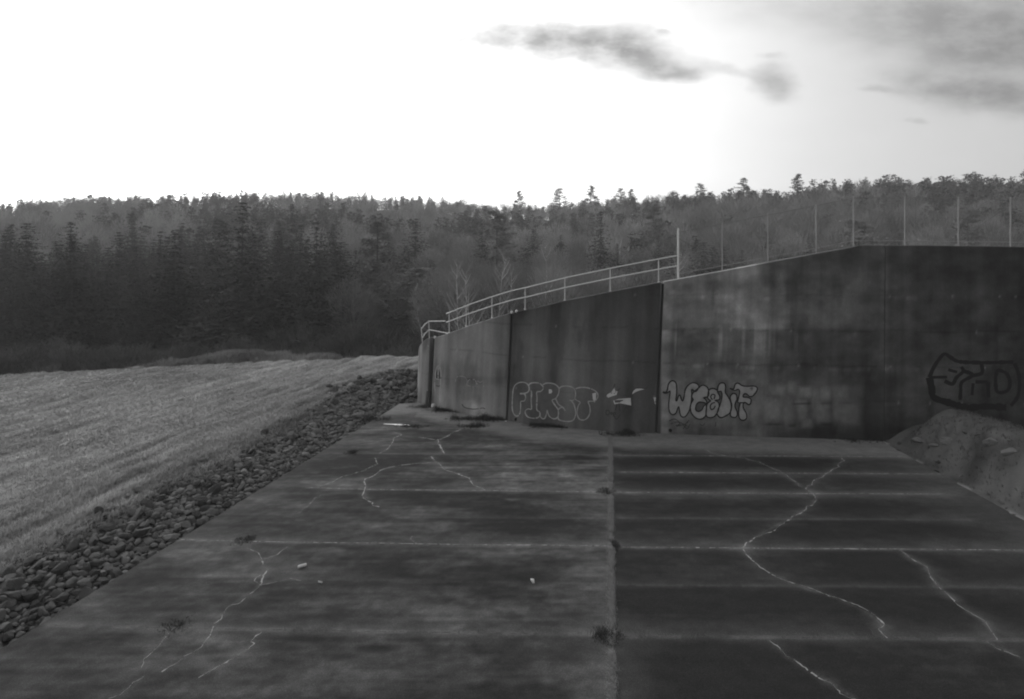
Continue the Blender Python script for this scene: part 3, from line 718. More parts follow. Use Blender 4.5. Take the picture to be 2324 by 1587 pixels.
# ---------------------------------------------------------------- railings and fence
def topat(x, back=.25):
    xb = np.interp(x, cor_t, cor_b); _, T = wall_uv(np.array([xb])); return T[0] + [0.0, back, .03]
rail = tag(empty('handrail', topat(1280)), 'two-bar galvanised pipe handrail curving up along the wall top to the tall fence post', 'railing')
def child(root, name, me):
    o = link(name, me, root); o.matrix_parent_inverse = Matrix.Translation(-Vector(root.location)); return o
hts = 1.0
for x in (1018, 1057, 1116, 1192, 1283, 1387, 1498):
    p = topat(x); mb = MB(); mb.tube([p - [0, 0, .05], p + [0, 0, hts]], .021, 8); mb.tube([p - [0, 0, .01], p + [0, 0, .02]], .055, 8); child(rail, 'post', mb.mesh('post', M_steel))
xs = list(np.linspace(1012, 1540, 50))
for f, nm in ((1.0, 'top_rail'), (.56, 'middle_rail')):
    mb = MB(); mb.tube([topat(x) + [0, -.0, hts * f] for x in xs], .027, 8); child(rail, nm, mb.mesh(nm, M_steel, True))
rail2 = tag(empty('handrail', P(973, 768, 30.2)), 'short bent two-bar handrail at the low left end of the wall', 'railing')
D = 29.9
def seg(mb, a, b, r): mb.tube([a, b], r, 8)
for a, b in (((956, 746), (959, 781)), ((973, 729.6), (974.5, 769))):
    mb = MB(); seg(mb, P(*a, D), P(*b, D), .022); child(rail2, 'post', mb.mesh('post', M_steel))
for nm, pl in (('top_rail', [(956,747),(964,737),(973,729.6),(1011,729)]), ('middle_rail', [(959,767),(965,757),(973.7,748.5),(1017,757)])):
    mb = MB(); mb.tube([P(*a, D - max(0, a[0] - 973) * .02) for a in pl], .028, 8); child(rail2, nm, mb.mesh(nm, M_steel))
fence = tag(empty('chain_link_fence', topat(1945)), 'tall chain link fence with steel posts on the high part of the wall', 'fence')
fp = [1544, 1645, 1750, 1861, 1947, 2065, 2188, 2308, 2430, 2560]
fh = 2.0
for i, x in enumerate(fp):
    p = topat(x, .3); r = .042 if i == 0 else .026
    mb = MB(); mb.tube([p - [0, 0, .05], p + [0, 0, fh + (.12 if i == 0 else .02)]], r, 8)
    mb.tube([p + [0, 0, fh + (.12 if i == 0 else .02)], p + [0, 0, fh + .06 + (.12 if i == 0 else 0)]], [r * 1.2, r * .3], 8)
    child(fence, 'post', mb.mesh('post', M_steel if i == 0 else M_post))
F1 = [topat(x, .3) for x in fp]
mb = MB(); mb.tube([p + [0, 0, fh] for p in F1], .015, 6); child(fence, 'top_rail', mb.mesh('top_rail', M_wire))
mb = MB(); mb.tube([p + [0, 0, .2] for p in F1], .014, 6); child(fence, 'bottom_rail', mb.mesh('bottom_rail', M_post))
for a, b in ((0, 1), (7, 6)):
    mb = MB(); mb.tube([F1[a] + [0, 0, 1.75], F1[b] + [0, 0, .25]], .012, 6); child(fence, 'brace', mb.mesh('brace', M_steeld))
mb = MB()
for a, b in zip(F1[:-1], F1[1:]):
    Lh = np.linalg.norm((b - a)[:2]); st = .075; H = fh - .2
    n = int((Lh + H) / st)
    for sgn in (1, -1):
        for k in range(n):
            s0 = k * st - H; s1 = s0 + H
            lo, hi = (s0, s1)
            c0 = max(0, -lo) ; c1 = max(0, hi - Lh)
            z0 = .2 + c0; z1 = .2 + H - c1; x0 = lo + c0; x1 = hi - c1
            if x1 - x0 < .01: continue
            if sgn < 0: x0, x1 = Lh - x0, Lh - x1
            A_ = a + (b - a) * (x0 / Lh) + [0, .01, z0]; B_ = a + (b - a) * (x1 / Lh) + [0, .01, z1]
            d = np.array([-(z1 - z0), 0, (x1 - x0)]); d = d / np.linalg.norm(d) * .0019
            mb.add([A_ - d, A_ + d, B_ + d, B_ - d], (), [(0, 1, 2, 3)])
child(fence, 'wire_mesh', mb.mesh('wire_mesh', M_wire))

# ---------------------------------------------------------------- rocks
import bmesh
def rock_mesh(seed, sub, m, name='rock'):
    r = np.random.default_rng(seed); bm = bmesh.new(); bmesh.ops.create_icosphere(bm, subdivisions=sub, radius=1)
    pl = [(lambda v: v / np.linalg.norm(v))(r.normal(size=3)) for _ in range(11)]; ds = r.uniform(.5, .85, 11)
    sx = np.array([r.uniform(.8, 1.25), r.uniform(.65, 1.0), r.uniform(.5, .8)])
    V = []
    for v in bm.verts:
        p = np.array(v.co); k = 1.0
        for n_, d_ in zip(pl, ds):
            c = p @ n_
            if c > 1e-3: k = min(k, d_ / c)
        V.append(p * k * sx * (1 + .03 * r.normal()))
    Fc = [[v.index for v in f.verts] for f in bm.faces]; bm.free()
    return np.array(V), np.array(Fc)
protos = [rock_mesh(100 + i, 3, M_rock) for i in range(10)]
pmesh = [npmesh('rock', V, Fc, M_rock, False) for V, Fc in protos]
low = [rock_mesh(200 + i, 2, M_rock) for i in range(8)]
# upper edge of the rock band
ub = np.array([G(x, y)[:2] for x, y in ((-260,1440),(0,1300),(200,1210),(400,1105),(600,1010),(720,945),(800,893),(850,868))])
cand = []
tries = 0
def band_left(Y): return np.interp(Y, ub[:, 1], ub[:, 0])
spots = []; cells = {}
rr = np.random.default_rng(5)
while len(spots) < 3600 and tries < 120000:
    tries += 1
    Y = rr.uniform(8.5, 36.5); le = ledge(min(Y, 29.8)); bl = band_left(Y) if Y < 31 else -9.6 + (Y - 31) * .45
    hi = le - .03 if Y < 29.6 else -4.75
    X = rr.uniform(bl - .35, hi); edge_ = X - bl
    if Y > 35.8 - .5 * abs(X + 5): continue
    s = (rr.uniform(.06, .13) if rr.random() < .6 else rr.uniform(.12, .19)) * (1.45 if Y > 30.5 else 1.0)
    if rr.random() > sst(edge_, -.4, .6) * .9 + .1: continue
    ok = True; ci, cj = int(X / .4), int(Y / .4)
    for a in (-1, 0, 1):
        for b in (-1, 0, 1):
            for (p_, q_, c) in cells.get((ci + a, cj + b), ()):
                if (p_ - X) ** 2 + (q_ - Y) ** 2 < (.62 * (c + s)) ** 2: ok = False
    if ok and X + s * .7 < hi + .1: spots.append((X, Y, s)); cells.setdefault((ci, cj), []).append((X, Y, s))
spots.sort(key=lambda t: -t[2] / t[1])
ZR = ground_z(np.array([s[0] for s in spots]), np.array([s[1] for s in spots]))
SV = []; SF = []; ST = []; nb = 0
rock_label = 'grey angular rock in the riprap band between the grass and the apron'
rc = 0
for k, (X, Y, s) in enumerate(spots):
    e = (rr.uniform(0, 6.28), rr.uniform(-1.2, 1.2), rr.uniform(0, 6.28)); z = ZR[k] + s * rr.uniform(.1, .9)
    s3 = np.array((s * rr.uniform(.9, 1.3), s * rr.uniform(.8, 1.1), s * rr.uniform(.8, 1.15))) * 1.15
    if rc < 290:
        o = link('rock', pmesh[k % 10]); o.location = (X, Y, z); o.rotation_euler = (e[1], e[1] * .7, e[0]); o.scale = s3
        tag(o, rock_label, 'rock', 'riprap rocks beside the apron'); rc += 1
    else:
        V, Fc = low[k % 8]
        Mx = np.array(Matrix.Rotation(e[0], 3, 'Z') @ Matrix.Rotation(e[1], 3, 'X'))
        SV.append((V * s3) @ Mx.T + [X, Y, z]); SF.append(Fc + nb); nb += len(V); ST.append(np.full(len(V), .066 * rr.uniform(.5, 1.8)))
tag(link('riprap', npmesh('riprap', np.concatenate(SV), np.concatenate(SF), M_rockb, False, attr=np.concatenate(ST))), 'mass of smaller riprap rocks filling the band beside the apron', 'rocks', kind='stuff')
# named larger stones
def stone(X, Y, Z, s, label, m=M_paler, grp=None, seed=1, nm='boulder', rot=.4, cat='boulder'):
    V, Fc = rock_mesh(seed, 3, m); o = link(nm, npmesh(nm, V, Fc, m, False)); o.location = (X, Y, Z); o.scale = s; o.rotation_euler = (.2, rot, seed * 1.3)
    tag(o, label, cat, grp); return o
p = G(938, 905); stone(p[0], p[1], .55, (.34, .3, .42), 'upright grey boulder leaning at the left end of the wall', M_rock, seed=301)
p = G(933, 912); stone(p[0] - .3, p[1], .22, (.3, .28, .3), 'low grey boulder at the foot of the upright boulder', M_rock, seed=302)
p = G(790, 1000); stone(-9.0, 23.2, .25, (.22, .2, .34), 'upright pale rock standing at the top edge of the riprap', M_paler, seed=303)
for i, (px, Y, s, lb) in enumerate(((2085,21.9,.34,'pale rubble block nearest the dark wall on the earth heap'), (2150,20.6,.3,'pale half-buried block in the middle of the earth heap'),
        (2250,18.9,.36,'pale pointed rubble block on the front of the earth heap'), (2120,21.0,.2,'small pale stone between two larger blocks on the heap'), (2295,18.0,.26,'pale rubble block at the right picture edge'))):
    X = (px - CX) / F * Y; z = float(ground_z(np.array([X]), np.array([Y]))[0]); stone(X, Y, z - s * .15, (s * 1.2, s * .9, s * .8), lb, M_paler, seed=310 + i, rot=.3 - .2 * i)
rr2 = np.random.default_rng(9)
for i in range(110):
    Y = rr2.uniform(15, 23); X = redge(Y) + rr2.uniform(.0, 3.5) ** 1.1; z = float(ground_z(np.array([X]), np.array([Y]))[0]); s = .04 + .14 * rr2.random() ** 2
    o = link('rubble_stone', pmesh[i % 10]); o.location = (X, Y, z - s * .2); o.scale = (s * 1.2, s, s * .8); o.rotation_euler = (0, .3, rr2.uniform(0, 6))
    tag(o, 'small rubble stone scattered on the earth heap right of the apron', 'stone', 'rubble stones on the earth heap')

# ---------------------------------------------------------------- grass blades of the field
def blades(n, xs, ys_, zs, h, wdt, tone_, name, m, lean=.8, dirbias=(.3, .9), per=3):
    n = len(xs); th = rng.uniform(0, 2 * math.pi, (n, per)); 
    hh = h[:, None] * rng.uniform(.6, 1.2, (n, per)); ln = lean * hh * rng.uniform(.4, 1.4, (n, per))
    bxp = xs[:, None] + rng.normal(0, .03, (n, per)); byp = ys_[:, None] + rng.normal(0, .03, (n, per)); bz = zs[:, None] + 0 * bxp
    dx = np.cos(th) + dirbias[0]; dy_ = np.sin(th) + dirbias[1]; q = np.hypot(dx, dy_); dx /= q; dy_ /= q
    wv = wdt[:, None] + 0 * bxp
    px_, py_ = -dy_ * wv, dx * wv
    B1 = np.stack([bxp - px_, byp - py_, bz - .01], -1); B2 = np.stack([bxp + px_, byp + py_, bz - .01], -1)
    Mx = bxp + dx * ln * .4; My = byp + dy_ * ln * .4; Mz = bz + hh * .75
    M1 = np.stack([Mx - px_ * .7, My - py_ * .7, Mz], -1); M2 = np.stack([Mx + px_ * .7, My + py_ * .7, Mz], -1)
    Tp = np.stack([bxp + dx * ln, byp + dy_ * ln, bz + hh], -1)
    V = np.stack([B1, B2, M2, M1, Tp], 2).reshape(-1, 3); k = np.arange(n * per) * 5
    q4 = np.stack([k, k + 1, k + 2, k + 3], 1); t3 = np.stack([k + 3, k + 2, k + 4], 1)
    tn = np.repeat((tone_[:, None] * rng.uniform(.75, 1.3, (n, per))).ravel(), 5)
    return npmesh(name, V, [q4, t3], m, False, attr=tn)
n0 = 150000
Yg = 10 + 34 * rng.random(n0) ** .9; ug = rng.uniform(-1.0, -.05, n0); Xg = ug * Yg
bl = np.where(Yg < 31, band_left(Yg), np.interp(Yg, [31, 34.5, 36, 50], [-9.6, -8.0, -4.6, -4.6])) + .9 * (rng.random(n0) - .35) * fbm(Yg * .9, Xg * .9, 28) * 1.6
ov = np.exp(-np.clip(Xg - bl, 0, None) / .28); k = ((Xg < bl) | ((Yg < 31) & (rng.random(n0) < ov * .5))) & (Yg < crestY(Xg) + 1.5); Xg = Xg[k]; Yg = Yg[k]; bl = bl[k]; ov = ov[k]
edge = np.exp(-np.abs(bl - Xg) / 1.6)
clump = fbm(Xg * .8, Yg * .5, 15)
hg = (.035 + .10 * rows(Xg, Yg) * clump + .16 * edge * (.4 + clump)) ; keep = rng.random(len(Xg)) < .35 + .65 * rows(Xg, Yg) + edge
Xg, Yg, hg, edge, ov = Xg[keep], Yg[keep], hg[keep], edge[keep], ov[keep]
tg = grass_tone(Xg, Yg) * 1.3 * (1 - .45 * edge ** 3 * fbm(Xg, Yg, 39) * 1.6) * (.35 + .65 * ov)
tag(link('dry_grass', blades(len(Xg), Xg, Yg, ground_z(Xg, Yg), hg, .004 + .00022 * Yg, tg, 'dry_grass', M_grass, 1.1)), 'pale mown dry grass covering the field left of the riprap', 'grass', kind='stuff')
n3 = 5000; Y3 = rng.uniform(14.5, 23, n3); X3 = redge(Y3) + rng.uniform(.1, 6, n3); kk = fbm(X3 * 1.1, Y3 * 1.1, 37) > .5; X3, Y3 = X3[kk], Y3[kk]
tag(link('heap_grass', blades(len(X3), X3, Y3, ground_z(X3, Y3), .03 + .08 * rng.random(len(X3)), .006 + 0 * X3, .05 + .05 * fbm(X3, Y3, 38), 'heap_grass', M_grass, 1.2)), 'sparse dead grass on the earth heap beside the wall', 'grass', kind='stuff')
n2 = 26000; Xk = rng.normal(-26, 9, n2); Yk = rng.uniform(50, 64, n2); kk = (Xk < -8) & (fbm(Xk * .2, Yk * .2, 29) > .42); Xk, Yk = Xk[kk], Yk[kk]
tag(link('tall_grass', blades(len(Xk), Xk, Yk, ground_z(Xk, Yk), .35 + 1.1 * fbm(Xk * .5, Yk * .5, 30), .02 + 0 * Xk, .05 + .22 * (fbm(Xk * .3, Yk * .3, 31)), 'tall_grass', M_grass, .5)), 'rough tall grass on the low rise beyond the field', 'grass', kind='stuff')
# dry grass growing from the centre joint and the transverse joints
n1 = 9000; Yj = rng.uniform(8.5, 24, n1); Xj = jx(Yj) - np.abs(rng.normal(0, .035, n1))
kk = fbm(Yj * .6, Yj * 0, 19) > .40; Xj, Yj = Xj[kk], Yj[kk]
X2 = []; Y2 = []
for pts, s, sd2 in joints_px:
    if s < .9: continue
    g = resample(np.array([G(*p)[:2] for p in pts]), .05); g = g[fbm(g[:, 0] * .45 + s, g[:, 1], 23) > .5]
    X2 += list(g[:, 0] + rng.normal(0, .03, len(g))); Y2 += list(g[:, 1] + rng.normal(0, .02, len(g)))
nC0 = len(Xj); Xj = np.concatenate([Xj, X2]); Yj = np.concatenate([Yj, Y2]); 
hj = .02 + .055 * rng.random(len(Xj)) ** 2
tag(link('joint_grass', blades(len(Xj), Xj, Yj, 0 * Xj + .002, hj, .0032 + 0 * Xj, np.where(np.arange(len(Xj)) < nC0, .2, .11), 'joint_grass', M_grass, 1.6, (-.9, .3), 3)), 'pale dry grass sprouting along the joints of the apron', 'grass', kind='stuff')
# dark weed clumps
def weed_clump(x, y, wpx, hpx, n, label, m=M_weed):
    c = G(x, y); kpx = c[1] / F; W = wpx * kpx; H = hpx * kpx * 1.1
    n = int(n * 1.3); xs_ = c[0] + np.clip(rng.normal(0, W * .27, n), -W * .62, W * .62); hmod = .35 + 1.3 * sst(fbm(xs_ * 3 + x, xs_ * 0, 5), .3, .65)
    ys2 = c[1] + rng.normal(0, .10 + W * .05, n)
    wy_, _ = wall_Y(xs_); ys2 = np.minimum(ys2, wy_ - .05)
    me = blades(n, xs_ - c[0], ys2 - c[1], np.zeros(n), H * .6 * hmod * rng.uniform(.2, 1.2, n) ** 1.3, .003 + .00012 * c[1] + 0 * xs_, .035 + 0 * xs_, 'weed_clump', M_grass, 1.0, (0, 0), 3)
    o = link('weed_clump', me); o.location = (c[0], c[1], .002); tag(o, label, 'weeds', 'weed clumps on the apron'); return o
for x, y, wp, hp, n, lb in (
 (1378,1445,52,8,240,'large dark weed clump at the centre joint nearest the camera'), (1396,1238,12,7,80,'small dark weed tuft where the centre joint meets a cross joint'),
 (1397,1560,12,8,70,'small dark weed tuft on the centre joint at the bottom of the picture'), (1066,951,90,12,420,'wide dark weed clump at the foot of the curved panel'),
 (1000,932,70,8,260,'thin weeds along the foot of the curved panel near its left end'), (1110,953,60,10,260,'weeds left of the first wall joint'),
 (1072,968,60,8,260,'dark weed mat on the apron in front of the curved panel'), (935,968,60,5,160,'flat weed patch on the apron near the riprap corner'), (1235,967,80,8,320,'dark weeds under the outlined lettering'),
 (1412,986,80,10,360,'dark weed clump where the centre joint meets the wall'), (797,1027,26,6,120,'dark weed tuft on the left part of the apron'), (400,1422,60,4,140,'flat dark weed patch on the front cross joint'),
 (560,1226,60,4,140,'dark weed patch on the cross joint at left'), (1375,1116,34,5,120,'low weed tuft left of the centre joint'), (963,924,60,7,220,'weeds at the foot of the end panel'), (845,952,60,8,260,'dark weeds at the corner of apron and riprap'),
 (1960,999,120,6,260,'low weeds along the foot of the tall dark wall')): weed_clump(x, y, wp, hp, n, lb)

# ---------------------------------------------------------------- litter and pale bits
def lump(x, y, s, label, nm, seed, cat):
    c = G(x, y); V, Fc = rock_mesh(seed, 3, M_litter); o = link(nm, npmesh(nm, V, Fc, M_litter, True)); o.location = (c[0], c[1], s[2] * .45); o.scale = s
    o.rotation_euler = (0, .2, seed); tag(o, label, cat); return o
lump(1209, 1321, (.10, .07, .07), 'crumpled white litter lying right of centre on the apron', 'crumpled_paper', 401, 'litter')
lump(727, 1323, (.045, .04, .045), 'tiny pale scrap right of the white can', 'paper_scrap', 402, 'litter')
lump(984, 925, (.16, .12, .17), 'white rubbish at the foot of the first wall joint', 'plastic_bag', 403, 'litter')
lump(1147, 957, (.16, .05, .04), 'flat white scrap at the foot of the second wall joint', 'flat_scrap', 404, 'litter')
c = G(686, 1288); can = tag(empty('drink_can', (c[0], c[1], .04)), 'white drink can lying on the apron left of centre', 'can')
d = np.array([.075, .05, 0]); mb = MB(); mb.tube([-d * 1.08, -d, d, d * 1.08], [.026, .036, .036, .026], 14); link('can_body', mb.mesh('can_body', M_litter, False), can)
mb = MB(); mb.tube([d * 1.08, d * 1.1], [.024, .024], 14); link('can_lid', mb.mesh('can_lid', M_steel), can)
# strip of standing water near the far end
a = G(870, 962.5); b = G(935, 965.5); V = []
for i in range(13):
    t = i / 12; q = a + (b - a) * t; ww = .09 * math.sin(math.pi * min(1, t * 1.02 + .02)) ** .5 * (.6 + .6 * vn(t * 6, 1., 3)); V += [q + [0, -ww, .005], q + [0, ww, .005]]
mb = MB(); mb.add(np.array(V), (), [(2 * i, 2 * i + 2, 2 * i + 3, 2 * i + 1) for i in range(12)]); tag(link('puddle', mb.mesh('puddle', M_water)), kind='structure')

# ---------------------------------------------------------------- tree prototypes
def tri_cloud(mb, c, size, n, r, flat=.45):
    """n random leaf triangles round points c (k,3)"""
    k = len(c); C = np.repeat(c, n, 0) + r.normal(0, 1, (k * n, 3)) * size * [.45, .45, .25]
    a = r.normal(size=(k * n, 3)); a[:, 2] *= flat; a /= np.linalg.norm(a, axis=1)[:, None]
    b = r.normal(size=(k * n, 3)); b[:, 2] *= flat; b /= np.linalg.norm(b, axis=1)[:, None]
    s = size * r.uniform(.5, 1.1, (k * n, 1))
    V = np.stack([C - a * s * .55, C + a * s * .55, C + b * s * .75], 1).reshape(-1, 3); i = np.arange(k * n) * 3
    mb.add(V, np.stack([i, i + 1, i + 2], 1))
def spruce(seed, h, rad, lean=0, lv=38, dens=6, size=.85):
    r = np.random.default_rng(seed); cr = MB(); tr = MB()
    tr.tube([(0, 0, -1), (0, 0, h * .5), (0, 0, h * .95)], [h * .009 + .04, h * .005 + .02, .015], 6)
    for i in range(lv):
        t = (i + r.uniform(0, .6)) / lv; z = h * (.08 + .92 * t); R_ = rad * (1 - t) ** .75 * r.uniform(.75, 1.1) + .12
        nbr = int(5 + 6 * (1 - t)); a0 = r.uniform(0, 6.28)
        for j in range(nbr):
            a = a0 + 6.283 * j / nbr + r.normal(0, .25); L_ = R_ * r.uniform(.6, 1.15)
            kk_ = max(2, int(L_ / .55)); s = np.linspace(.2, 1, kk_)
            drp = -L_ * .32 * s ** 1.3 + .12 * L_ * s ** 3
            c = np.stack([np.cos(a) * L_ * s, np.sin(a) * L_ * s, z + drp + L_ * .12], 1)
            tri_cloud(cr, c, size * (.32 + .68 * (1 - t)), dens, r, .35)
    return tr, cr
def pine(seed, h, rad, bare=.16, size=.8):
    r = np.random.default_rng(seed); cr = MB(); tr = MB()
    tr.tube([(0, 0, -1), (.2, 0, h * .5), (0, .1, h * .97)], [h * .014 + .08, h * .009 + .05, .03], 6)
    nb_ = 62
    for i in range(nb_):
        t = (i + r.uniform(0, 1)) / nb_; z = h * (bare + (1 - bare) * t); a = r.uniform(0, 6.28)
        L_ = rad * (.35 + 1.0 * math.sin(math.pi * min(1, .18 + .8 * t)) ) * r.uniform(.5, 1.1) * (1 - .45 * t)
        s = np.linspace(.25, 1, 7); c = np.stack([np.cos(a) * L_ * s, np.sin(a) * L_ * s, z + L_ * .28 * s], 1)
        tr.tube([(0, 0, z), tuple(c[-1])], [.06, .02], 3, False)
        tri_cloud(cr, np.repeat(c[2:], 3, 0) + r.normal(0, .4, (15, 3)) * [1, 1, .3], size * (1 - .35 * t), 6, r, .3)
    return tr, cr
def bare(seed, h, spread, depth=5, r0=None, twig=.018, fine=True, multi=1, up=.25):
    r = np.random.default_rng(seed); tr = MB(); cr = MB(); r0 = r0 or h * .011
    def grow(p, d, L_, rad, lev):
        n = 3; pts = [p]; q = p.copy(); dd = d.copy()
        for i in range(n):
            dd = dd + r.normal(0, .10, 3) + [0, 0, .04]; dd /= np.linalg.norm(dd); q = q + dd * L_ / n; pts.append(q.copy())
        tgt = tr if lev >= depth - 1 else cr
        tgt.tube(pts, list(np.linspace(rad, rad * .55, n + 1)), 5 if lev >= depth - 1 else 3, False)
        if lev == 0: return
        nchild = (4 if lev >= depth - 1 else 3) + (r.random() < .4)
        for j in range(nchild):
            k = r.integers(1, n + 1); b = pts[k]
            a = r.normal(size=3); a -= a @ dd * dd; a /= np.linalg.norm(a)
            nd = dd * (1 - spread * .5) + a * spread * r.uniform(.6, 1.1) + [0, 0, up]; nd /= np.linalg.norm(nd)
            grow(b.copy(), nd, L_ * r.uniform(.55, .75), max(twig, rad * .5), lev - 1)
    for m_ in range(multi):
        d = np.array([r.normal(0, .12 if multi == 1 else .3), r.normal(0, .12 if multi == 1 else .3), 1.0]); d /= np.linalg.norm(d)
        grow(np.array([r.normal(0, .1) * (multi > 1), r.normal(0, .1) * (multi > 1), -.3]), d, h * .42, r0, depth)
    return tr, cr
def as_mesh(pair, mt, mc): return pair[0].mesh('trunk', mt), pair[1].mesh('crown', mc)
SP = [as_mesh(spruce(i, 20 + 1.5 * (i % 3), 4.6 + .6 * (i % 4)), M_bark, M_needle) for i in range(6)]
WP = [as_mesh(pine(20 + i, 21, 4.2 + .4 * i), M_bark, M_needle2) for i in range(4)]
WPd = []
M_needle3 = mat('dark_pine_needles', .04, .85, .4, .4, None, spec=.1)
for t_, c_ in WP:
    c2 = c_.copy(); c2.materials.clear(); c2.materials.append(M_needle3); WPd.append((t_, c2))
def sticks(mb, c, d, L_, wd, r):
    q = np.cross(d, r.normal(size=d.shape)); q /= np.linalg.norm(q, axis=1)[:, None] + 1e-9
    V = np.stack([c - q * wd, c + q * wd, c + d * L_], 1).reshape(-1, 3); i = np.arange(len(c)) * 3
    mb.add(V, np.stack([i, i + 1, i + 2], 1))
def hardwood(seed, h, rad):
    r = np.random.default_rng(seed); tr = MB(); cr = MB()
    tr.tube([(0, 0, -1), (.1, 0, h * .35), (0, .15, h * .7)], [h * .012, h * .009, h * .004], 6, False)
    for i in range(16):
        a = r.uniform(0, 6.28); z0 = h * r.uniform(.25, .65); e = np.array([np.cos(a) * rad * r.uniform(.4, .9), np.sin(a) * rad * r.uniform(.4, .9), h * r.uniform(.6, .95)])
        m_ = np.array([e[0] * .45, e[1] * .45, lerp(z0, e[2], .6)]); tr.tube([(0, 0, z0), m_, e], [.07, .045, .02], 4, False)
    n = 4200; v_ = r.normal(size=(n, 3)); v_ /= np.linalg.norm(v_, axis=1)[:, None]; q = r.uniform(.15, 1, (n, 1)) ** .45
    lump = 1 + .22 * (vn(v_[:, 0] * 2.2 + seed, v_[:, 2] * 2.2 + v_[:, 1] * 2, seed)[:, None] - .5) * 2
    c = v_ * q * lump * [rad, rad, h * .36] + [0, 0, h * .60]; d = v_ * .8 + [0, 0, .75] + r.normal(0, .25, (n, 3)); d /= np.linalg.norm(d, axis=1)[:, None]
    sticks(cr, c, d, r.uniform(.5, 1.6, (n, 1)), .034, r); return tr, cr
def birch(seed, h):
    r = np.random.default_rng(seed); tr = MB(); cr = MB(); pts = []; x = y = 0.0
    for i in range(9):
        pts.append((x, y, h * i / 8 * .96 - .3)); x += r.normal(0, .3); y += r.normal(0, .3)
    tr.tube(pts, list(np.linspace(.09, .012, 9)), 6, False); pts = np.array(pts)
    for i in range(46):
        t = r.uniform(.2, 1.0); p0 = np.array([np.interp(t * 8, range(9), pts[:, k]) for k in range(3)]); a = r.uniform(0, 6.28); L_ = h * .3 * (1.15 - t) * r.uniform(.6, 1.2) + .3
        d = np.array([np.cos(a) * .62, np.sin(a) * .62, .8]); e = p0 + d * L_ + [0, 0, .1 * L_]; m_ = p0 + d * L_ * .5 + r.normal(0, .05, 3)
        (tr if i % 4 == 0 else cr).tube([p0, m_, e], [.045, .028, .014], 3, False)
        n = 16; tt_ = r.uniform(.2, 1, (n, 1)); dd = d + r.normal(0, .5, (n, 3)); dd /= np.linalg.norm(dd, axis=1)[:, None]
        sticks(cr, p0 + (e - p0) * tt_, dd, r.uniform(.3, .95, (n, 1)), .012, r)
    return tr, cr
M_birch2 = mat('birch_twigs', .25, .9, .3, 3, None)
BD = [as_mesh(hardwood(40 + i, 15, 3.6 + .4 * i), M_twig, M_twig) for i in range(5)]
BI = [as_mesh(birch(60 + i, 13.0), M_birch, M_birch2) for i in range(4)]
SH = [as_mesh(bare(80 + i, 4.2, .5, 3, r0=.035, twig=.02, multi=9, up=.5), M_brush, M_brush) for i in range(4)]
def plant(kind, X, Y, s, label, cat, group, name, sx=1.0, dz=0.0, rot=None):
    z = float(ground_z(np.array([X]), np.array([Y]))[0])
    o = empty(name, (X, Y, z + dz)); o.rotation_euler = (random.uniform(-.03, .03), random.uniform(-.03, .03), random.uniform(0, 6.28) if rot is None else rot)
    o.scale = (s * sx, s * sx, s)
    tag(o, label, cat, group); link('trunk', kind[0], o); link('crown', kind[1], o); return o
# the nearest rows: individuals
tr_ = np.random.default_rng(3)
placed = []
def clear(X, Y, d):
    for a, b in placed:
        if (a - X) ** 2 + (b - Y) ** 2 < d * d: return False
    placed.append((X, Y)); return True
nS = nB = nP = 0; tries = 0
while nS < 170 and tries < 9000:
    tries += 1; t = tr_.random(); Y = 79 + 58 * t ** 1.3; uu = tr_.uniform(-1.0, 1.0)
    # conifers thin out right of the picture's middle
    if uu > -.3 and tr_.random() < .85: continue
    if Y < 95 and uu > -.28 and uu < .28: continue
    if not clear(uu * Y, Y, 3.6): continue
    s = tr_.uniform(.5, .92) * (.8 if uu > .2 else 1.0) * (1.12 if tr_.random() < .15 else 1)
    plant(SP[tr_.integers(6)], uu * Y, Y, s, 'dark dense spruce in the front rows of the wood', 'spruce', 'spruces in the front of the wood', 'spruce_tree', tr_.uniform(.95, 1.6)); nS += 1
tries = 0
while nB < 210 and tries < 9000:
    tries += 1; Y = 76 + 100 * tr_.random() ** 1.2; uu = tr_.uniform(-.95, 1.0)
    if uu < -.3 and (tr_.random() < .9 or Y < 100): continue
    if not clear(uu * Y, Y, 3.0): continue
    plant(BD[tr_.integers(5)], uu * Y, Y, tr_.uniform(.55, .95), 'leafless grey tree with fine twigs among the conifers', 'bare tree', 'leafless trees in the wood', 'bare_tree', tr_.uniform(.8, 1.2)); nB += 1
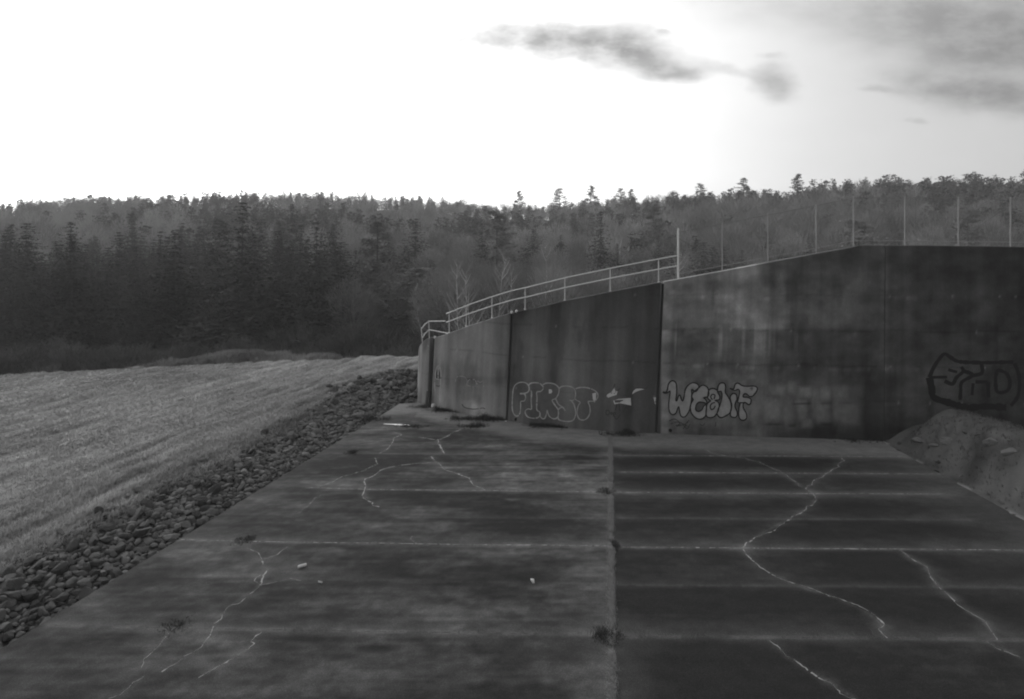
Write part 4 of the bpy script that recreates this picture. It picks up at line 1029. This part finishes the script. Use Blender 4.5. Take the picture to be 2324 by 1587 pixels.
# white pines picked out
for px, ytop, Y, s, lb in ((1130,480,128,1.15,'broad pale white pine rising above the leafless trees left of centre'), (860,505,105,.8,'pale feathery pine behind the dark spruces'), (560,530,95,.8,'pale rounded pine among the dark spruces at left'),
       (840,600,84,.62,'low bushy pine at the front edge of the wood'), (940,610,86,.6,'second low bushy pine right of the first at the wood edge'), (1480,470,150,.95,'broad pine high above the handrail'), (640,500,120,.9,'tall soft pine behind the field'), (2200,480,105,.8,'pale pine behind the fence at right'), (1950,500,100,.7,'round pale pine behind the fence corner')):
    X = (px - CX) / F * Y; zt = CH + (HY - ytop) / F * Y; z = float(ground_z(np.array([X]), np.array([Y]))[0]); hh = zt - z
    plant(WP[int(px) % 4], X, Y, hh / 21.0, lb, 'pine', None, 'pine_tree', 1.2 * 21 / max(hh, 12) * .85)
for px, ytop, lb in ((1181,434,'dark flat-topped pine alone on the skyline left of centre'), (1271,428,'dark ragged pine on the skyline with a gap to its left'), (1341,423,'dark pointed pine on the skyline above the handrail'), (1409,428,'dark slim pine right of the pointed pine on the skyline'),
       (1432,430,'small dark pine close beside the slim skyline pine'), (1690,404,'dark broad pine standing above the skyline over the first fence bay'), (1812,396,'large round-headed pine on the skyline above the fence'), (1590,417,'dark pine on the skyline left of the broad pine')):
    uu = (px - CX) / F; Y = float(ridgeY(uu)) - 8; X = uu * Y; zt = CH + (HY - ytop) / F * Y; z = float(ground_z(np.array([X]), np.array([Y]))[0]); hh = zt - z
    plant(WPd[int(px) % 4], X, Y, hh / 21.0, lb, 'pine', None, 'pine_tree', 1.15)
for px, ytop, Y, s, lb in ((1035,585,70,1,'white-barked birch behind the low end of the handrail'), (1094,600,68,1,'forked white birch behind the curved handrail'), (1132,570,72,1,'tall white birch right of the forked birch'), (1150,610,74,1,'thin white birch close beside the tall birch'),
       (1235,540,76,1,'tallest white birch standing above the middle of the handrail'), (1262,640,80,1,'faint thin birch right of the tallest birch'), (1345,640,84,1,'faint birch below the round tree'), (1520,560,86,1,'thin pale birch left of the tall fence post'), (1070,640,76,1,'small pale birch between two larger birches'), (960,640,80,1,'pale leaning birch left of the wall end')):
    X = (px - CX) / F * Y; zt = CH + (HY - ytop) / F * Y; z = float(ground_z(np.array([X]), np.array([Y]))[0]); hh = zt - z
    plant(BI[int(px) % 4], X, Y, hh / 13.0, lb, 'birch', None, 'birch_tree', 1.0)
ns_ = 0
while ns_ < 170:
    uu = tr_.uniform(-1.0, -.1); Y = tr_.uniform(64, 84); 
    plant(SH[tr_.integers(4)], uu * Y, Y, tr_.uniform(.6, 1.15) * (1.5 if uu > -.4 and Y > 72 else 1), 'leafless brush thicket between the field and the wood', 'shrub', 'leafless shrubs beyond the field', 'shrub', tr_.uniform(1.0, 1.7)); ns_ += 1

# far wood: one mass
def far_tpl(kind, seed):
    mb = MB(); r = np.random.default_rng(seed)
    if kind == 0:
        for i in range(12):
            t = i / 12; z = 13 * (.1 + .9 * t); R_ = 2.6 * (1 - t) ** .8 + .15; a = r.uniform(0, 6.28, int(4 + 6 * (1 - t)))
            c = np.stack([np.cos(a) * R_ * .65, np.sin(a) * R_ * .65, z + r.normal(0, .3, len(a))], 1); tri_cloud(mb, c, 1.25, 4, r, .5)
    else:
        n = 400; v_ = r.normal(size=(n, 3)); v_ /= np.linalg.norm(v_, axis=1)[:, None]; rad = r.uniform(.2, 1, (n, 1)) ** .5
        c = v_ * rad * [3.3, 3.3, 4.2] + [0, 0, 8.0]; d = v_ + [0, 0, .9]; d /= np.linalg.norm(d, axis=1)[:, None]
        sd3 = r.normal(size=(n, 3)); sd3 = np.cross(d, sd3); sd3 /= np.linalg.norm(sd3, axis=1)[:, None]
        L_ = r.uniform(.9, 2.2, (n, 1)); V = np.stack([c - sd3 * .07, c + sd3 * .07, c + d * L_], 1).reshape(-1, 3); i = np.arange(n) * 3
        mb.add(V, np.stack([i, i + 1, i + 2], 1)); mb.tube([(0, 0, -1), (0, 0, 9)], [.22, .08], 3, False)
    if mb.q: # triangulate quads
        q = np.concatenate(mb.q); mb.t.append(q[:, :3]); mb.t.append(q[:, [0, 2, 3]])
    return np.concatenate(mb.v), np.concatenate(mb.t)
tpls = [[far_tpl(0, i) for i in range(5)], [far_tpl(1, 10 + i) for i in range(5)]]
FV = []; FF = []; FT = []; nb = 0; cnt = 0
fr_ = np.random.default_rng(77); NF = 3400
while cnt < NF:
    uu = fr_.uniform(-1.05, 1.08); Yr = float(ridgeY(uu)); q = fr_.random()
    Y = 125 + (Yr - 120) * q ** .8 if cnt > 700 else Yr - fr_.uniform(-8, 14)
    X = uu * Y
    kind = 0 if fbm(np.array([X / 45.]), np.array([Y / 45.]), 91)[0] + (.0 if uu < -.3 else -.06) + (.2 if Y > Yr - 40 and (uu < -.12 or uu > .42) else -.04) + fr_.normal(0, .07) > .52 else 1
    V, T_ = tpls[kind][fr_.integers(5)]; s = fr_.uniform(.7, 1.12) * (.85 if Y > Yr - 25 else 1.0); a = fr_.uniform(0, 6.28); ca, sa = math.cos(a), math.sin(a)
    if Y > Yr - 25: s *= .72 + .36 * fr_.random() ** 2
    z = float(ground_z(np.array([X]), np.array([Y]))[0])
    W = V * s; W = np.stack([W[:, 0] * ca - W[:, 1] * sa + X, W[:, 0] * sa + W[:, 1] * ca + Y, W[:, 2] + z], 1)
    FV.append(W); FF.append(T_ + nb); nb += len(V)
    FT.append(np.full(len(V), (.05 if kind == 0 else (.22 if uu < .3 else .15)) * fr_.uniform(.6, 1.4))); cnt += 1
tag(link('wooded_hillside', npmesh('wooded_hillside', np.concatenate(FV), np.concatenate(FF), M_far, False, attr=np.concatenate(FT))), 'far mixed wood of conifers and leafless trees covering the hill up to the skyline', 'wood', kind='stuff')

# ---------------------------------------------------------------- haze
mb = MB(); mb.box((0, 280, 26), (1000, 660, 72)); hz = bpy.data.materials.new('haze'); hz.use_nodes = True
n = hz.node_tree.nodes; n.remove(n['Principled BSDF']); pv = n.new('ShaderNodeVolumePrincipled'); pv.inputs['Color'].default_value = (.9, .9, .9, 1)
pv.inputs['Density'].default_value = .0006; hz.node_tree.links.new(pv.outputs[0], n['Material Output'].inputs['Volume'])
HAZE = True
if HAZE: tag(link('haze', mb.mesh('haze', hz)), 'thin morning haze lying over the valley', 'haze', kind='stuff')
